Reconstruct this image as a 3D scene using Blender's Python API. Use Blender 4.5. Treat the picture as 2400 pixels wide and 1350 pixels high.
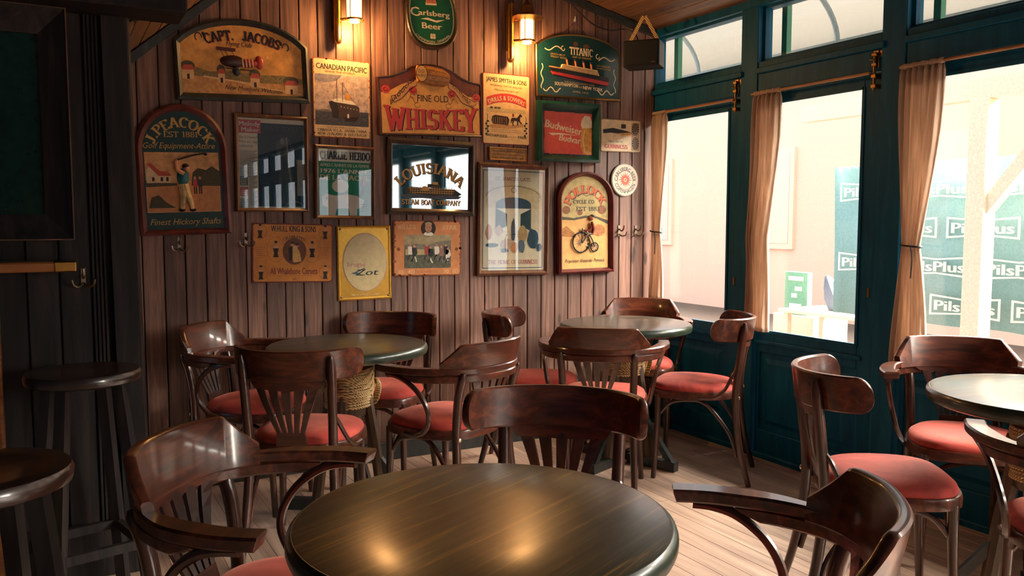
import bpy, bmesh, math, random
from mathutils import Vector, Matrix
random.seed(7)
for o in list(bpy.data.objects):
    bpy.data.objects.remove(o, do_unlink=True)
S = bpy.context.scene
COL = S.collection
PI = math.pi
R = math.radians

# ------------------------------------------------------------------ camera
FPX, PITCH, YAW, EYE = 1950.0, math.atan(155/1950), R(28.87), 1.285
cd = bpy.data.cameras.new('camera'); cam = bpy.data.objects.new('camera', cd); COL.objects.link(cam)
cd.sensor_width = 36.0; cd.lens = FPX/2400*36.0; cd.clip_start = 0.05; cd.clip_end = 200
cam.location = (0, 0, EYE)
cam.rotation_euler = (PI/2-PITCH, 0, -YAW)
S.camera = cam

# ------------------------------------------------------------------ world, sun, exposure
S.view_settings.view_transform = 'Standard'
S.view_settings.look = 'None'
S.view_settings.gamma = 1.0
S.view_settings.use_curve_mapping = False
S.view_settings.exposure = 0.0
wd = bpy.data.worlds.new('overcast_sky'); S.world = wd; wd.use_nodes = True
bg = wd.node_tree.nodes['Background']
bg.inputs['Color'].default_value = (0.92, 0.94, 1.0, 1)
bg.inputs['Strength'].default_value = 2.6
def sun_lamp(name, direction, strength, color, angle):
    l = bpy.data.lights.new(name, 'SUN'); l.energy = strength; l.color = color; l.angle = R(angle)
    o = bpy.data.objects.new(name, l); COL.objects.link(o)
    o.rotation_euler = Vector(direction).to_track_quat('-Z', 'Y').to_euler()
    o.location = (8, 2, 9)
    return o
# hazy sun standing over the street, coming in through the glazed doors
sun_lamp('sun', (-0.72, 0.30, -0.56), 125.0, (1.0, 0.88, 0.76), 88)

# ------------------------------------------------------------------ node helpers
def srgb(r, g, b):
    def c(x):
        x /= 255.0
        return x/12.92 if x <= 0.04045 else ((x+0.055)/1.055)**2.4
    return (c(r), c(g), c(b), 1)
MATS = {}
def new_mat(name):
    m = bpy.data.materials.new(name); m.use_nodes = True
    nt = m.node_tree
    return m, nt, nt.nodes['Principled BSDF']
def N(nt, t, **kw):
    n = nt.nodes.new(t)
    for k, v in kw.items():
        setattr(n, k, v)
    return n
def setin(n, **kw):
    for k, v in kw.items():
        n.inputs[k.replace('_', ' ')].default_value = v
def coords(nt, scale=(1, 1, 1), rand=0.0):
    tc = N(nt, 'ShaderNodeTexCoord'); mp = N(nt, 'ShaderNodeMapping')
    nt.links.new(tc.outputs['Object'], mp.inputs['Vector'])
    mp.inputs['Scale'].default_value = scale
    if rand:
        oi = N(nt, 'ShaderNodeObjectInfo'); mu = N(nt, 'ShaderNodeMath', operation='MULTIPLY')
        mu.inputs[1].default_value = rand
        nt.links.new(oi.outputs['Random'], mu.inputs[0])
        cb = N(nt, 'ShaderNodeCombineXYZ')
        for i in range(3):
            nt.links.new(mu.outputs[0], cb.inputs[i])
        nt.links.new(cb.outputs[0], mp.inputs['Location'])
        return mp.outputs[0], oi.outputs['Random']
    return mp.outputs[0], None
def ramp(nt, src, stops):
    r = N(nt, 'ShaderNodeValToRGB'); e = r.color_ramp.elements
    while len(e) < len(stops):
        e.new(0.5)
    for i, (p, c) in enumerate(stops):
        e[i].position = p; e[i].color = c
    nt.links.new(src, r.inputs[0])
    return r.outputs[0]
def wood(name, stops, scale, rough=0.45, coat=0.0, coat_rough=0.1, rand=40.0, vary=0.0, bump=0.15, detail=6, spec=0.5, distort=0.6, knots=False):
    m, nt, p = new_mat(name)
    v, rnd = coords(nt, scale, rand)
    n1 = N(nt, 'ShaderNodeTexNoise'); setin(n1, Scale=1.0, Detail=detail, Roughness=0.62, Distortion=distort)
    nt.links.new(v, n1.inputs['Vector'])
    col = ramp(nt, n1.outputs['Fac'], stops)
    if knots:
        v2, _ = coords(nt, (9, 9, 3.3), 23.0)
        vo = N(nt, 'ShaderNodeTexVoronoi'); setin(vo, Scale=1.0, Randomness=1.0)
        nt.links.new(v2, vo.inputs['Vector'])
        kr = ramp(nt, vo.outputs['Distance'], [(0.0, (0, 0, 0, 1)), (0.10, (0.25, 0.25, 0.25, 1)), (0.16, (1, 1, 1, 1))])
        mx = N(nt, 'ShaderNodeMixRGB', blend_type='MULTIPLY'); mx.inputs[0].default_value = 0.75
        nt.links.new(col, mx.inputs[1]); nt.links.new(kr, mx.inputs[2]); col = mx.outputs[0]
    if vary and rnd is not None:
        hs = N(nt, 'ShaderNodeHueSaturation')
        mr = N(nt, 'ShaderNodeMapRange'); mr.inputs['To Min'].default_value = 1-vary; mr.inputs['To Max'].default_value = 1+vary
        nt.links.new(rnd, mr.inputs['Value']); nt.links.new(mr.outputs[0], hs.inputs['Value'])
        nt.links.new(col, hs.inputs['Color']); col = hs.outputs[0]
    nt.links.new(col, p.inputs['Base Color'])
    p.inputs['Roughness'].default_value = rough
    p.inputs['Specular IOR Level'].default_value = spec
    p.inputs['Coat Weight'].default_value = coat
    p.inputs['Coat Roughness'].default_value = coat_rough
    if bump:
        b = N(nt, 'ShaderNodeBump'); b.inputs['Strength'].default_value = bump; b.inputs['Distance'].default_value = 0.003
        nt.links.new(n1.outputs['Fac'], b.inputs['Height']); nt.links.new(b.outputs[0], p.inputs['Normal'])
    MATS[name] = m
    return m
def paint(rgb, rough=0.55, age=0.25, metal=0.0, scale=35.0, spec=0.4):
    key = 'paint_%d_%d_%d_%d_%d_%d' % (rgb[0], rgb[1], rgb[2], int(rough*100), int(age*100), int(metal*10))
    if key in MATS:
        return MATS[key]
    m, nt, p = new_mat(key)
    base = srgb(*rgb)
    if age:
        v, _ = coords(nt, (scale,)*3, 11.0)
        n1 = N(nt, 'ShaderNodeTexNoise'); setin(n1, Scale=1.0, Detail=5.0, Roughness=0.65)
        nt.links.new(v, n1.inputs['Vector'])
        lo = tuple(c*(1-age) for c in base[:3])+(1,)
        hi = tuple(min(1, c*(1+age*0.45)) for c in base[:3])+(1,)
        nt.links.new(ramp(nt, n1.outputs['Fac'], [(0.3, lo), (0.62, hi)]), p.inputs['Base Color'])
    else:
        p.inputs['Base Color'].default_value = base
    p.inputs['Roughness'].default_value = rough
    p.inputs['Metallic'].default_value = metal
    p.inputs['Specular IOR Level'].default_value = spec
    MATS[key] = m
    return m

# ------------------------------------------------------------------ materials
wood('wall_wood', [(0.25, srgb(66, 46, 41)), (0.5, srgb(122, 87, 74)), (0.75, srgb(166, 120, 100))], (64, 64, 2.4), rough=0.5, vary=0.28, bump=0.35, detail=9, knots=True)
wood('ceiling_wood', [(0.25, srgb(70, 46, 30)), (0.55, srgb(112, 78, 50)), (0.8, srgb(140, 100, 66))], (34, 2.0, 34), rough=0.5, vary=0.22, bump=0.2, knots=True)
wood('floor_wood', [(0.2, srgb(132, 102, 88)), (0.5, srgb(190, 158, 138)), (0.8, srgb(222, 194, 172))], (26, 1.5, 26), rough=0.33, vary=0.13, bump=0.2, spec=0.55)
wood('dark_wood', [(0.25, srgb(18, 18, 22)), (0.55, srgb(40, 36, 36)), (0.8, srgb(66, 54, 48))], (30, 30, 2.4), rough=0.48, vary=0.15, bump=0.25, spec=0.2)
wood('chair_wood', [(0.25, srgb(30, 14, 10)), (0.5, srgb(74, 35, 22)), (0.8, srgb(124, 63, 36))], (3.5, 34, 34), rough=0.36, coat=0.5, coat_rough=0.12, bump=0.04, rand=17.0, vary=0.12, spec=0.3)
wood('leg_wood', [(0.25, srgb(26, 13, 10)), (0.5, srgb(56, 28, 18)), (0.8, srgb(92, 48, 30))], (26, 26, 3), rough=0.34, coat=0.8, coat_rough=0.14, bump=0.04, rand=17.0, vary=0.12, spec=0.3)
wood('table_wood', [(0.30, srgb(17, 21, 15)), (0.47, srgb(33, 35, 24)), (0.58, srgb(50, 48, 30)), (0.72, srgb(122, 90, 44))], (2.0, 42, 42), rough=0.36, coat=0.6, coat_rough=0.20, spec=0.25, bump=0.05, rand=9.0, distort=0.9)
wood('stool_wood', [(0.25, srgb(22, 14, 12)), (0.5, srgb(44, 28, 22)), (0.8, srgb(72, 44, 32))], (3.5, 26, 26), rough=0.32, coat=0.9, coat_rough=0.14, bump=0.04, rand=17.0)
wood('table_edge', [(0.3, srgb(24, 34, 29)), (0.6, srgb(44, 56, 42)), (0.8, srgb(98, 92, 52))], (14, 14, 40), rough=0.36, coat=0.5, coat_rough=0.15, bump=0.05, rand=9.0)
wood('spar_wood', [(0.3, srgb(48, 34, 24)), (0.6, srgb(92, 66, 44)), (0.8, srgb(118, 86, 56))], (30, 30, 3), rough=0.5, bump=0.2, rand=9.0)
wood('frame_wood', [(0.3, srgb(66, 42, 28)), (0.6, srgb(112, 74, 48)), (0.8, srgb(146, 100, 66))], (22, 22, 9), rough=0.4, coat=0.3, bump=0.1, rand=9.0)
wood('frame_dark', [(0.3, srgb(34, 26, 24)), (0.6, srgb(62, 48, 42)), (0.8, srgb(92, 74, 62))], (22, 22, 9), rough=0.4, coat=0.3, bump=0.1, rand=9.0)
wood('frame_red', [(0.3, srgb(66, 26, 26)), (0.6, srgb(104, 44, 42)), (0.8, srgb(132, 66, 58))], (22, 22, 9), rough=0.4, coat=0.3, bump=0.1, rand=9.0)
wood('frame_green', [(0.3, srgb(10, 44, 38)), (0.6, srgb(20, 74, 62)), (0.8, srgb(44, 104, 84))], (22, 22, 9), rough=0.35, coat=0.3, bump=0.1, rand=9.0)
wood('frame_slate', [(0.3, srgb(26, 32, 34)), (0.6, srgb(46, 54, 54)), (0.8, srgb(84, 88, 80))], (22, 22, 9), rough=0.4, coat=0.3, bump=0.1, rand=9.0)
wood('joinery', [(0.25, srgb(3, 66, 92)), (0.55, srgb(6, 86, 118)), (0.8, srgb(36, 98, 124))], (26, 26, 3), rough=0.5, bump=0.12, rand=9.0, spec=0.2)
wood('ledge_wood', [(0.25, srgb(96, 52, 22)), (0.55, srgb(150, 88, 40)), (0.8, srgb(186, 120, 60))], (3, 26, 26), rough=0.35, coat=0.4, bump=0.1, rand=9.0)
wood('rod_wood', [(0.25, srgb(140, 96, 60)), (0.55, srgb(176, 128, 86)), (0.8, srgb(196, 150, 104))], (26, 3, 26), rough=0.4, bump=0.05, rand=9.0)
def simple(name, rgb, rough, metal=0.0, spec=0.5, **kw):
    m, nt, p = new_mat(name)
    v, _ = coords(nt, (60, 60, 60), 5.0)
    n1 = N(nt, 'ShaderNodeTexNoise'); setin(n1, Scale=1.0, Detail=3.0)
    nt.links.new(v, n1.inputs['Vector'])
    b = srgb(*rgb)
    nt.links.new(ramp(nt, n1.outputs['Fac'], [(0.3, tuple(c*0.82 for c in b[:3])+(1,)), (0.7, b)]), p.inputs['Base Color'])
    p.inputs['Roughness'].default_value = rough; p.inputs['Metallic'].default_value = metal
    p.inputs['Specular IOR Level'].default_value = spec
    for k, val in kw.items():
        p.inputs[k.replace('_', ' ')].default_value = val
    MATS[name] = m
    return m
simple('brass', (212, 160, 84), 0.24, 1.0)
simple('dull_brass', (150, 112, 66), 0.4, 1.0)
simple('old_iron', (150, 136, 118), 0.35, 1.0)
simple('screw_metal', (210, 190, 160), 0.35, 1.0)
simple('black_plastic', (13, 17, 21), 0.5)
simple('speaker_cloth', (14, 18, 22), 0.9)
simple('mirror_glass', (236, 236, 226), 0.03, 1.0)
simple('gold_sheet', (226, 170, 66), 0.26, 0.65)
simple('canopy_steel', (150, 160, 158), 0.5)
simple('green_steel', (30, 120, 92), 0.5)
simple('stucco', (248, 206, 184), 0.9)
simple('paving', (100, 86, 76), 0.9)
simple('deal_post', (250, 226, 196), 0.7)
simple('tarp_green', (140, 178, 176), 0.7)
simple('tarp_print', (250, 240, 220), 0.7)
simple('jacket_cloth', (104, 112, 130), 0.9)
simple('plaster_dark', (44, 72, 98), 0.9)
def velvet():
    m, nt, p = new_mat('red_velvet')
    v, _ = coords(nt, (7, 7, 7), 31.0)
    n1 = N(nt, 'ShaderNodeTexNoise'); setin(n1, Scale=1.0, Detail=4.0, Roughness=0.6, Distortion=0.8)
    nt.links.new(v, n1.inputs['Vector'])
    nt.links.new(ramp(nt, n1.outputs['Fac'], [(0.3, srgb(132, 36, 32)), (0.55, srgb(176, 58, 48)), (0.75, srgb(202, 82, 64))]), p.inputs['Base Color'])
    p.inputs['Roughness'].default_value = 0.85
    p.inputs['Sheen Weight'].default_value = 0.5; p.inputs['Sheen Roughness'].default_value = 0.4
    p.inputs['Sheen Tint'].default_value = srgb(255, 170, 150)
    MATS['red_velvet'] = m
velvet()
def rope():
    m, nt, p = new_mat('rope')
    tc = N(nt, 'ShaderNodeTexCoord')
    w = N(nt, 'ShaderNodeTexWave'); w.wave_type = 'BANDS'; w.bands_direction = 'DIAGONAL'; setin(w, Scale=52.0, Distortion=1.0, Detail=1.0)
    nt.links.new(tc.outputs['Object'], w.inputs['Vector'])
    nt.links.new(ramp(nt, w.outputs['Fac'], [(0.1, srgb(130, 100, 62)), (0.6, srgb(218, 184, 128))]), p.inputs['Base Color'])
    b = N(nt, 'ShaderNodeBump'); b.inputs['Strength'].default_value = 0.6; b.inputs['Distance'].default_value = 0.004
    nt.links.new(w.outputs['Fac'], b.inputs['Height']); nt.links.new(b.outputs[0], p.inputs['Normal'])
    p.inputs['Roughness'].default_value = 0.85
    MATS['rope'] = m
rope()
def pane_mat(name, tint, extra=0.0, rough=0.0):
    m, nt, p = new_mat(name)
    nt.nodes.remove(p)
    out = nt.nodes['Material Output']
    tr = N(nt, 'ShaderNodeBsdfTransparent'); tr.inputs[0].default_value = tint
    gl = N(nt, 'ShaderNodeBsdfGlossy'); gl.inputs['Roughness'].default_value = rough
    lw = N(nt, 'ShaderNodeLayerWeight'); lw.inputs['Blend'].default_value = 0.5
    pw = N(nt, 'ShaderNodeMath', operation='POWER'); pw.inputs[1].default_value = 5.0
    ma = N(nt, 'ShaderNodeMath', operation='MULTIPLY_ADD'); ma.inputs[1].default_value = 0.9; ma.inputs[2].default_value = 0.035+extra
    mx = N(nt, 'ShaderNodeMixShader')
    nt.links.new(lw.outputs['Facing'], pw.inputs[0]); nt.links.new(pw.outputs[0], ma.inputs[0]); nt.links.new(ma.outputs[0], mx.inputs[0])
    nt.links.new(tr.outputs[0], mx.inputs[1]); nt.links.new(gl.outputs[0], mx.inputs[2])
    nt.links.new(mx.outputs[0], out.inputs['Surface'])
    MATS[name] = m
pane_mat('window_glass', (0.96, 0.98, 0.97, 1))
pane_mat('picture_glass', (0.97, 0.98, 0.98, 1), 0.07)
def canopy():
    m, nt, p = new_mat('canopy_sheet')
    nt.nodes.remove(p); out = nt.nodes['Material Output']
    tr = N(nt, 'ShaderNodeBsdfTransparent'); tl = N(nt, 'ShaderNodeBsdfTranslucent'); tl.inputs[0].default_value = (0.11, 0.105, 0.095, 1)
    mx = N(nt, 'ShaderNodeMixShader'); mx.inputs[0].default_value = 0.84
    nt.links.new(tr.outputs[0], mx.inputs[1]); nt.links.new(tl.outputs[0], mx.inputs[2]); nt.links.new(mx.outputs[0], out.inputs['Surface'])
    MATS['canopy_sheet'] = m
canopy()
def curtain_cloth():
    m, nt, p = new_mat('curtain_cloth')
    out = nt.nodes['Material Output']
    v, _ = coords(nt, (90, 90, 4), 3.0)
    n1 = N(nt, 'ShaderNodeTexNoise'); setin(n1, Scale=1.0, Detail=4.0)
    nt.links.new(v, n1.inputs['Vector'])
    c = ramp(nt, n1.outputs['Fac'], [(0.3, srgb(196, 172, 152)), (0.7, srgb(228, 206, 186))])
    nt.links.new(c, p.inputs['Base Color']); p.inputs['Roughness'].default_value = 0.9
    tl = N(nt, 'ShaderNodeBsdfTranslucent'); nt.links.new(c, tl.inputs[0])
    mx = N(nt, 'ShaderNodeMixShader'); mx.inputs[0].default_value = 0.4
    nt.links.new(p.outputs[0], mx.inputs[1]); nt.links.new(tl.outputs[0], mx.inputs[2]); nt.links.new(mx.outputs[0], out.inputs['Surface'])
    MATS['curtain_cloth'] = m
curtain_cloth()
def glow(name, rgb, strength):
    m, nt, p = new_mat(name)
    p.inputs['Base Color'].default_value = srgb(*rgb)
    p.inputs['Emission Color'].default_value = srgb(*rgb)
    p.inputs['Emission Strength'].default_value = strength
    p.inputs['Roughness'].default_value = 0.3
    MATS[name] = m
glow('lantern_glow', (255, 190, 110), 7.0)
def M(x):
    return MATS[x] if isinstance(x, str) else x

# ------------------------------------------------------------------ mesh helpers
class MB:
    def __init__(s):
        s.v = []; s.f = []; s.m = []; s.mats = []; s.sm = []
    def mi(s, mat):
        mat = M(mat)
        if mat not in s.mats:
            s.mats.append(mat)
        return s.mats.index(mat)
    def add(s, verts, faces, mat, smooth=False):
        b = len(s.v); k = s.mi(mat)
        s.v += [tuple(v) for v in verts]
        for f in faces:
            s.f.append([b+i for i in f]); s.m.append(k); s.sm.append(smooth)
        return s
    def box(s, a, b, mat, bev=0.0):
        x0, y0, z0 = [min(a[i], b[i]) for i in range(3)]; x1, y1, z1 = [max(a[i], b[i]) for i in range(3)]
        if bev <= 0:
            v = [(x0, y0, z0), (x1, y0, z0), (x1, y1, z0), (x0, y1, z0), (x0, y0, z1), (x1, y0, z1), (x1, y1, z1), (x0, y1, z1)]
            f = [(0, 3, 2, 1), (4, 5, 6, 7), (0, 1, 5, 4), (1, 2, 6, 5), (2, 3, 7, 6), (3, 0, 4, 7)]
            return s.add(v, f, mat)
        bm = bmesh.new(); bmesh.ops.create_cube(bm, size=1.0)
        for v in bm.verts:
            v.co = Vector(((x0+x1)/2+v.co.x*(x1-x0), (y0+y1)/2+v.co.y*(y1-y0), (z0+z1)/2+v.co.z*(z1-z0)))
        bmesh.ops.bevel(bm, geom=bm.edges[:], offset=bev, segments=1, affect='EDGES')
        bm.verts.index_update()
        s.add([v.co[:] for v in bm.verts], [[v.index for v in f.verts] for f in bm.faces], mat)
        bm.free()
        return s
    def prism(s, pts, axis, a, b, mat, smooth=False):
        """pts: 2D outline, extruded along axis ('x','y','z') from a to b"""
        def P(p, t):
            return {'x': (t, p[0], p[1]), 'y': (p[0], t, p[1]), 'z': (p[0], p[1], t)}[axis]
        n = len(pts)
        v = [P(p, a) for p in pts]+[P(p, b) for p in pts]
        f = [list(range(n))[::-1], list(range(n, 2*n))]+[(i, (i+1) % n, n+(i+1) % n, n+i) for i in range(n)]
        return s.add(v, f, mat, smooth)
    def loft(s, rings, mat, closed=False, caps=True, smooth=True):
        n = len(rings[0]); v = [p for r in rings for p in r]; f = []
        k = len(rings)
        for i in range(k if closed else k-1):
            j = (i+1) % k
            for q in range(n):
                f.append((i*n+q, i*n+(q+1) % n, j*n+(q+1) % n, j*n+q))
        s.add(v, f, mat, smooth)
        if caps and not closed:
            s.add(rings[0], [list(range(n))[::-1]], mat); s.add(rings[-1], [list(range(n))], mat)
        return s
    def tube(s, pts, rad, mat, seg=8, closed=False, flat=1.0):
        pts = [Vector(p) for p in pts]; k = len(pts)
        if not isinstance(rad, (list, tuple)):
            rad = [rad]*k
        rings = []; prev = None
        for i, p in enumerate(pts):
            if closed:
                t = (pts[(i+1) % k]-pts[i-1])
            else:
                t = pts[min(i+1, k-1)]-pts[max(i-1, 0)]
            t.normalize()
            if prev is None:
                a = Vector((0, 0, 1)) if abs(t.z) < 0.9 else Vector((1, 0, 0))
                u = t.cross(a).normalized()
            else:
                u = (prev-t*prev.dot(t))
                u = u.normalized() if u.length > 1e-6 else t.orthogonal().normalized()
            prev = u; w = t.cross(u)
            rings.append([tuple(p+u*math.cos(2*PI*q/seg)*rad[i]+w*math.sin(2*PI*q/seg)*rad[i]*flat) for q in range(seg)])
        return s.loft(rings, mat, closed)
    def lathe(s, prof, mat, seg=24, c=(0, 0), smooth=True):
        rings = [[(c[0]+r*math.cos(2*PI*q/seg), c[1]+r*math.sin(2*PI*q/seg), z) for q in range(seg)] for r, z in prof]
        return s.loft(rings, mat, False, True, smooth)
    def bar(s, a, b, w, h, mat, up=(0, 0, 1)):
        a = Vector(a); b = Vector(b); t = (b-a).normalized(); u = Vector(up)
        x = t.cross(u).normalized(); y = x.cross(t)
        rings = [[tuple(p+x*sx*w/2+y*sy*h/2) for sx, sy in ((-1, -1), (1, -1), (1, 1), (-1, 1))] for p in (a, b)]
        return s.loft(rings, mat, smooth=False)
    def build(s, name, parent=None, loc=None):
        me = bpy.data.meshes.new(name)
        me.from_pydata(s.v, [], s.f)
        for m in s.mats:
            me.materials.append(m)
        me.polygons.foreach_set('material_index', s.m)
        me.polygons.foreach_set('use_smooth', s.sm)
        me.update()
        if any(s.sm):
            me.set_sharp_from_angle(angle=R(40))
        if name not in ('lettering',):
            bm = bmesh.new(); bm.from_mesh(me)
            bmesh.ops.recalc_face_normals(bm, faces=bm.faces[:]); bm.to_mesh(me); bm.free()
        o = bpy.data.objects.new(name, me); COL.objects.link(o)
        if parent:
            o.parent = parent
        if loc:
            o.location = loc
        return o
def crom(pts, n=6):
    P = [Vector(p) for p in pts]; out = []
    for i in range(len(P)-1):
        p0 = P[max(i-1, 0)]; p1 = P[i]; p2 = P[i+1]; p3 = P[min(i+2, len(P)-1)]
        for k in range(n):
            t = k/n
            out.append(0.5*((2*p1)+(p2-p0)*t+(2*p0-5*p1+4*p2-p3)*t*t+(3*p1-p0-3*p2+p3)*t**3))
    out.append(P[-1])
    return out
def thing(name, label, cat, loc=(0, 0, 0), rot=(0, 0, 0), group=None):
    o = bpy.data.objects.new(name, None); COL.objects.link(o)
    o.empty_display_size = 0.1
    o.location = loc; o.rotation_euler = rot
    o['label'] = label; o['category'] = cat
    if group:
        o['group'] = group
    return o
def tag(o, label, cat, group=None):
    o['label'] = label; o['category'] = cat
    if group:
        o['group'] = group
    return o
def struct(o, label=None):
    o['kind'] = 'structure'
    if label:
        o['label'] = label
    return o
def dup(root, loc, rotz, label, group=None):
    r = root.copy(); COL.objects.link(r); r.location = loc; r.rotation_euler = (0, 0, rotz); r['label'] = label
    if group:
        r['group'] = group
    for ch in list(root.children):
        c = ch.copy(); COL.objects.link(c); c.parent = r
        for g in list(ch.children):
            d = g.copy(); COL.objects.link(d); d.parent = c
    return r
WALL_Y, WIN_X = 4.20, 3.36
def on_wall(px, py, y=WALL_Y):
    """wall coordinates (X, Z) of a sign corner measured in the photograph"""
    a = (px-1200)/FPX; b = (py-675)/FPX
    fw = math.cos(PITCH)-b*math.sin(PITCH); dn = math.sin(PITCH)+b*math.cos(PITCH)
    dx = fw*math.sin(YAW)+a*math.cos(YAW); dy = fw*math.cos(YAW)-a*math.sin(YAW)
    s = y/dy
    return Vector((dx*s, EYE-dn*s))
# ================================================================== THE SETTING
YB = -9.6      # far end of the long bar room, behind the camera
XL = -3.2
# --- back wall: every board its own piece
wb = struct(MB().box((XL, WALL_Y+0.012, 0), (3.39, WALL_Y+0.15, 3.2), 'dark_wood').build('wall_back'), 'brown boarded wall hung with old advertising signs')
PW = 0.0935
pl = MB()
g = 0.0022
pl.prism([(-PW/2+g, 0.013), (-PW/2+g, 0.003), (-PW/2+g+0.003, 0.0), (PW/2-g-0.003, 0.0), (PW/2-g, 0.003), (PW/2-g, 0.013)], 'z', 0.10, 3.0, 'wall_wood')
p0 = pl.build('plank', wb)
x = 0.08+PW/2; first = True
xs = []
while x < WIN_X-0.01:
    xs.append(x); x += PW
for i, x in enumerate(xs):
    o = p0 if i == 0 else p0.copy()
    if i:
        COL.objects.link(o)
    o.parent = wb; o.location = (x, WALL_Y, 0)
bb = struct(MB().box((0.0, WALL_Y-0.018, 0), (WIN_X, WALL_Y, 0.10), 'frame_slate', 0.003).build('baseboard_back'), 'dark green baseboard under the boarded wall')
# --- floor: boards run along the window wall
fl = struct(MB().box((XL, YB, -0.12), (3.5, 4.35, -0.012), 'dark_wood').build('floor'), 'worn pale brown board floor')
FW = 0.092
def board_mesh(name, w, L, mat):
    b = MB(); e = 0.0007
    b.prism([(-w/2+e, -0.012), (w/2-e, -0.012), (w/2-e, -0.001), (w/2-e-0.001, 0), (-w/2+e+0.001, 0), (-w/2+e, -0.001)], 'y', -L/2+0.0008, L/2-0.0008, mat)
    return b.build(name, fl)
protos = {}
x = WIN_X-FW/2+0.02; i = 0
while x > XL:
    if x > -1.5:
        cuts = [4.25, 4.25-[1.3, 2.2, 0.7, 1.7, 2.6][i % 5], 4.25-[3.4, 4.0, 2.9, 3.7, 4.3][i % 5], -1.2]
    else:
        cuts = [4.25, -1.2]
    cuts.append(YB)
    for a, b in zip(cuts[:-1], cuts[1:]):
        L = round(a-b, 3)
        if L not in protos:
            o = board_mesh('floorboard', FW, L, 'floor_wood'); protos[L] = o
        else:
            o = protos[L].copy(); COL.objects.link(o); o.parent = fl
        o.location = (x, (a+b)/2, 0)
    x -= FW; i += 1
# --- ceiling: shallow boarded slope over the windows, steep slope on the other side
ce = struct(MB().prism([(3.5, 2.445), (1.32, 2.91), (1.32, 3.05), (3.5, 2.6)], 'y', 2.4, 4.35, 'dark_wood').prism([(1.32, 2.91), (-0.3, 1.52), (-0.3, 1.62), (1.32, 3.05)], 'y', 3.42, 4.35, 'dark_wood').box((XL, 2.4, 2.91), (1.32, 3.42, 3.05), 'dark_wood').build('ceiling'), 'sloping brown boarded ceiling')
struct(MB().prism([(3.5, 2.445), (1.32, 2.91), (XL, 2.91), (XL, 3.05), (1.32, 3.05), (3.5, 2.6)], 'y', YB, 2.4, 'plaster_dark').build('ceiling_rear'), 'pale ceiling behind the camera')
CW = 0.105
def slope_boards(x0, z0, x1, z1, n, y0, y1):
    d = Vector((x1-x0, z1-z0)); L = d.length; d.normalize(); nrm = Vector((-d.y, d.x))
    if nrm.y > 0:
        nrm = -nrm
    w = L/n
    b = MB(); e = 0.002
    pts = [(-w/2+e, 0), (w/2-e, 0), (w/2-e, 0.007), (w/2-e-0.003, 0.011), (-w/2+e+0.003, 0.011), (-w/2+e, 0.007)]
    b.prism([(p[0]*d.x+p[1]*nrm.x, p[0]*d.y+p[1]*nrm.y) for p in pts], 'y', y0, y1, 'ceiling_wood')
    first = b.build('ceiling_board', ce)
    for k in range(n):
        o = first if k == 0 else first.copy()
        if k:
            COL.objects.link(o); o.parent = ce
        c = Vector((x0, z0))+d*w*(k+0.5)
        o.location = (c.x, 0, c.y)
slope_boards(3.40, 2.463, 1.34, 2.903, 20, 2.4, 4.19)
slope_boards(-0.1, 1.692, 1.31, 2.895, 18, 3.42, 4.19)
# cornice strips where wall and sloping ceiling meet
def strip(name, a, b, label):
    m = MB()
    m.bar((a[0], WALL_Y-0.018, a[1]), (b[0], WALL_Y-0.018, b[1]), 0.034, 0.036, 'frame_slate', up=(0, 0, 1))
    struct(m.build(name), label)
strip('trim_1', (0.30, 1.985), (1.30, 2.84), 'narrow grey cornice strip climbing up the wall')
strip('trim_2', (3.32, 2.445), (1.36, 2.862), 'pale cornice strip under the shallow ceiling')
# --- window wall: posts, transom rail, head, with glazed doors between
ww = struct(MB().box((WIN_X, YB, 2.432), (WIN_X+0.12, 4.35, 3.0), 'joinery').build('wall_right'), 'dark teal timber front with glazed doors')
PITCHY = 0.885
mods = []
for k in range(15):
    y1 = 4.205-PITCHY*k
    mods.append((y1-0.76, y1))
def wp(name, a, b, bev=0.004):
    o = MB().box(a, b, 'joinery', bev).build(name, ww); return o
for k, (y0, y1) in enumerate(mods):
    wp('post', (WIN_X-0.035, y0-0.125, 0), (WIN_X+0.05, y0, 2.45))
    wp('transom_rail', (WIN_X-0.03, y0, 1.975), (WIN_X+0.05, y1, 2.135))
    wp('transom_moulding', (WIN_X-0.05, y0-0.02, 2.07), (WIN_X-0.03, y1, 2.10), 0.003)
struct(MB().box((WIN_X-0.03, YB, -0.01), (WIN_X+0.12, 4.25, 0.028), 'joinery', 0.004).build('trim_3'), 'dark threshold under the glazed doors')
wp('head_rail', (WIN_X-0.04, YB, 2.425), (WIN_X+0.10, 4.2, 2.50))
wp('corner_post', (WIN_X-0.03, 4.188, 0), (WIN_X+0.03, 4.24, 2.45))
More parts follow.
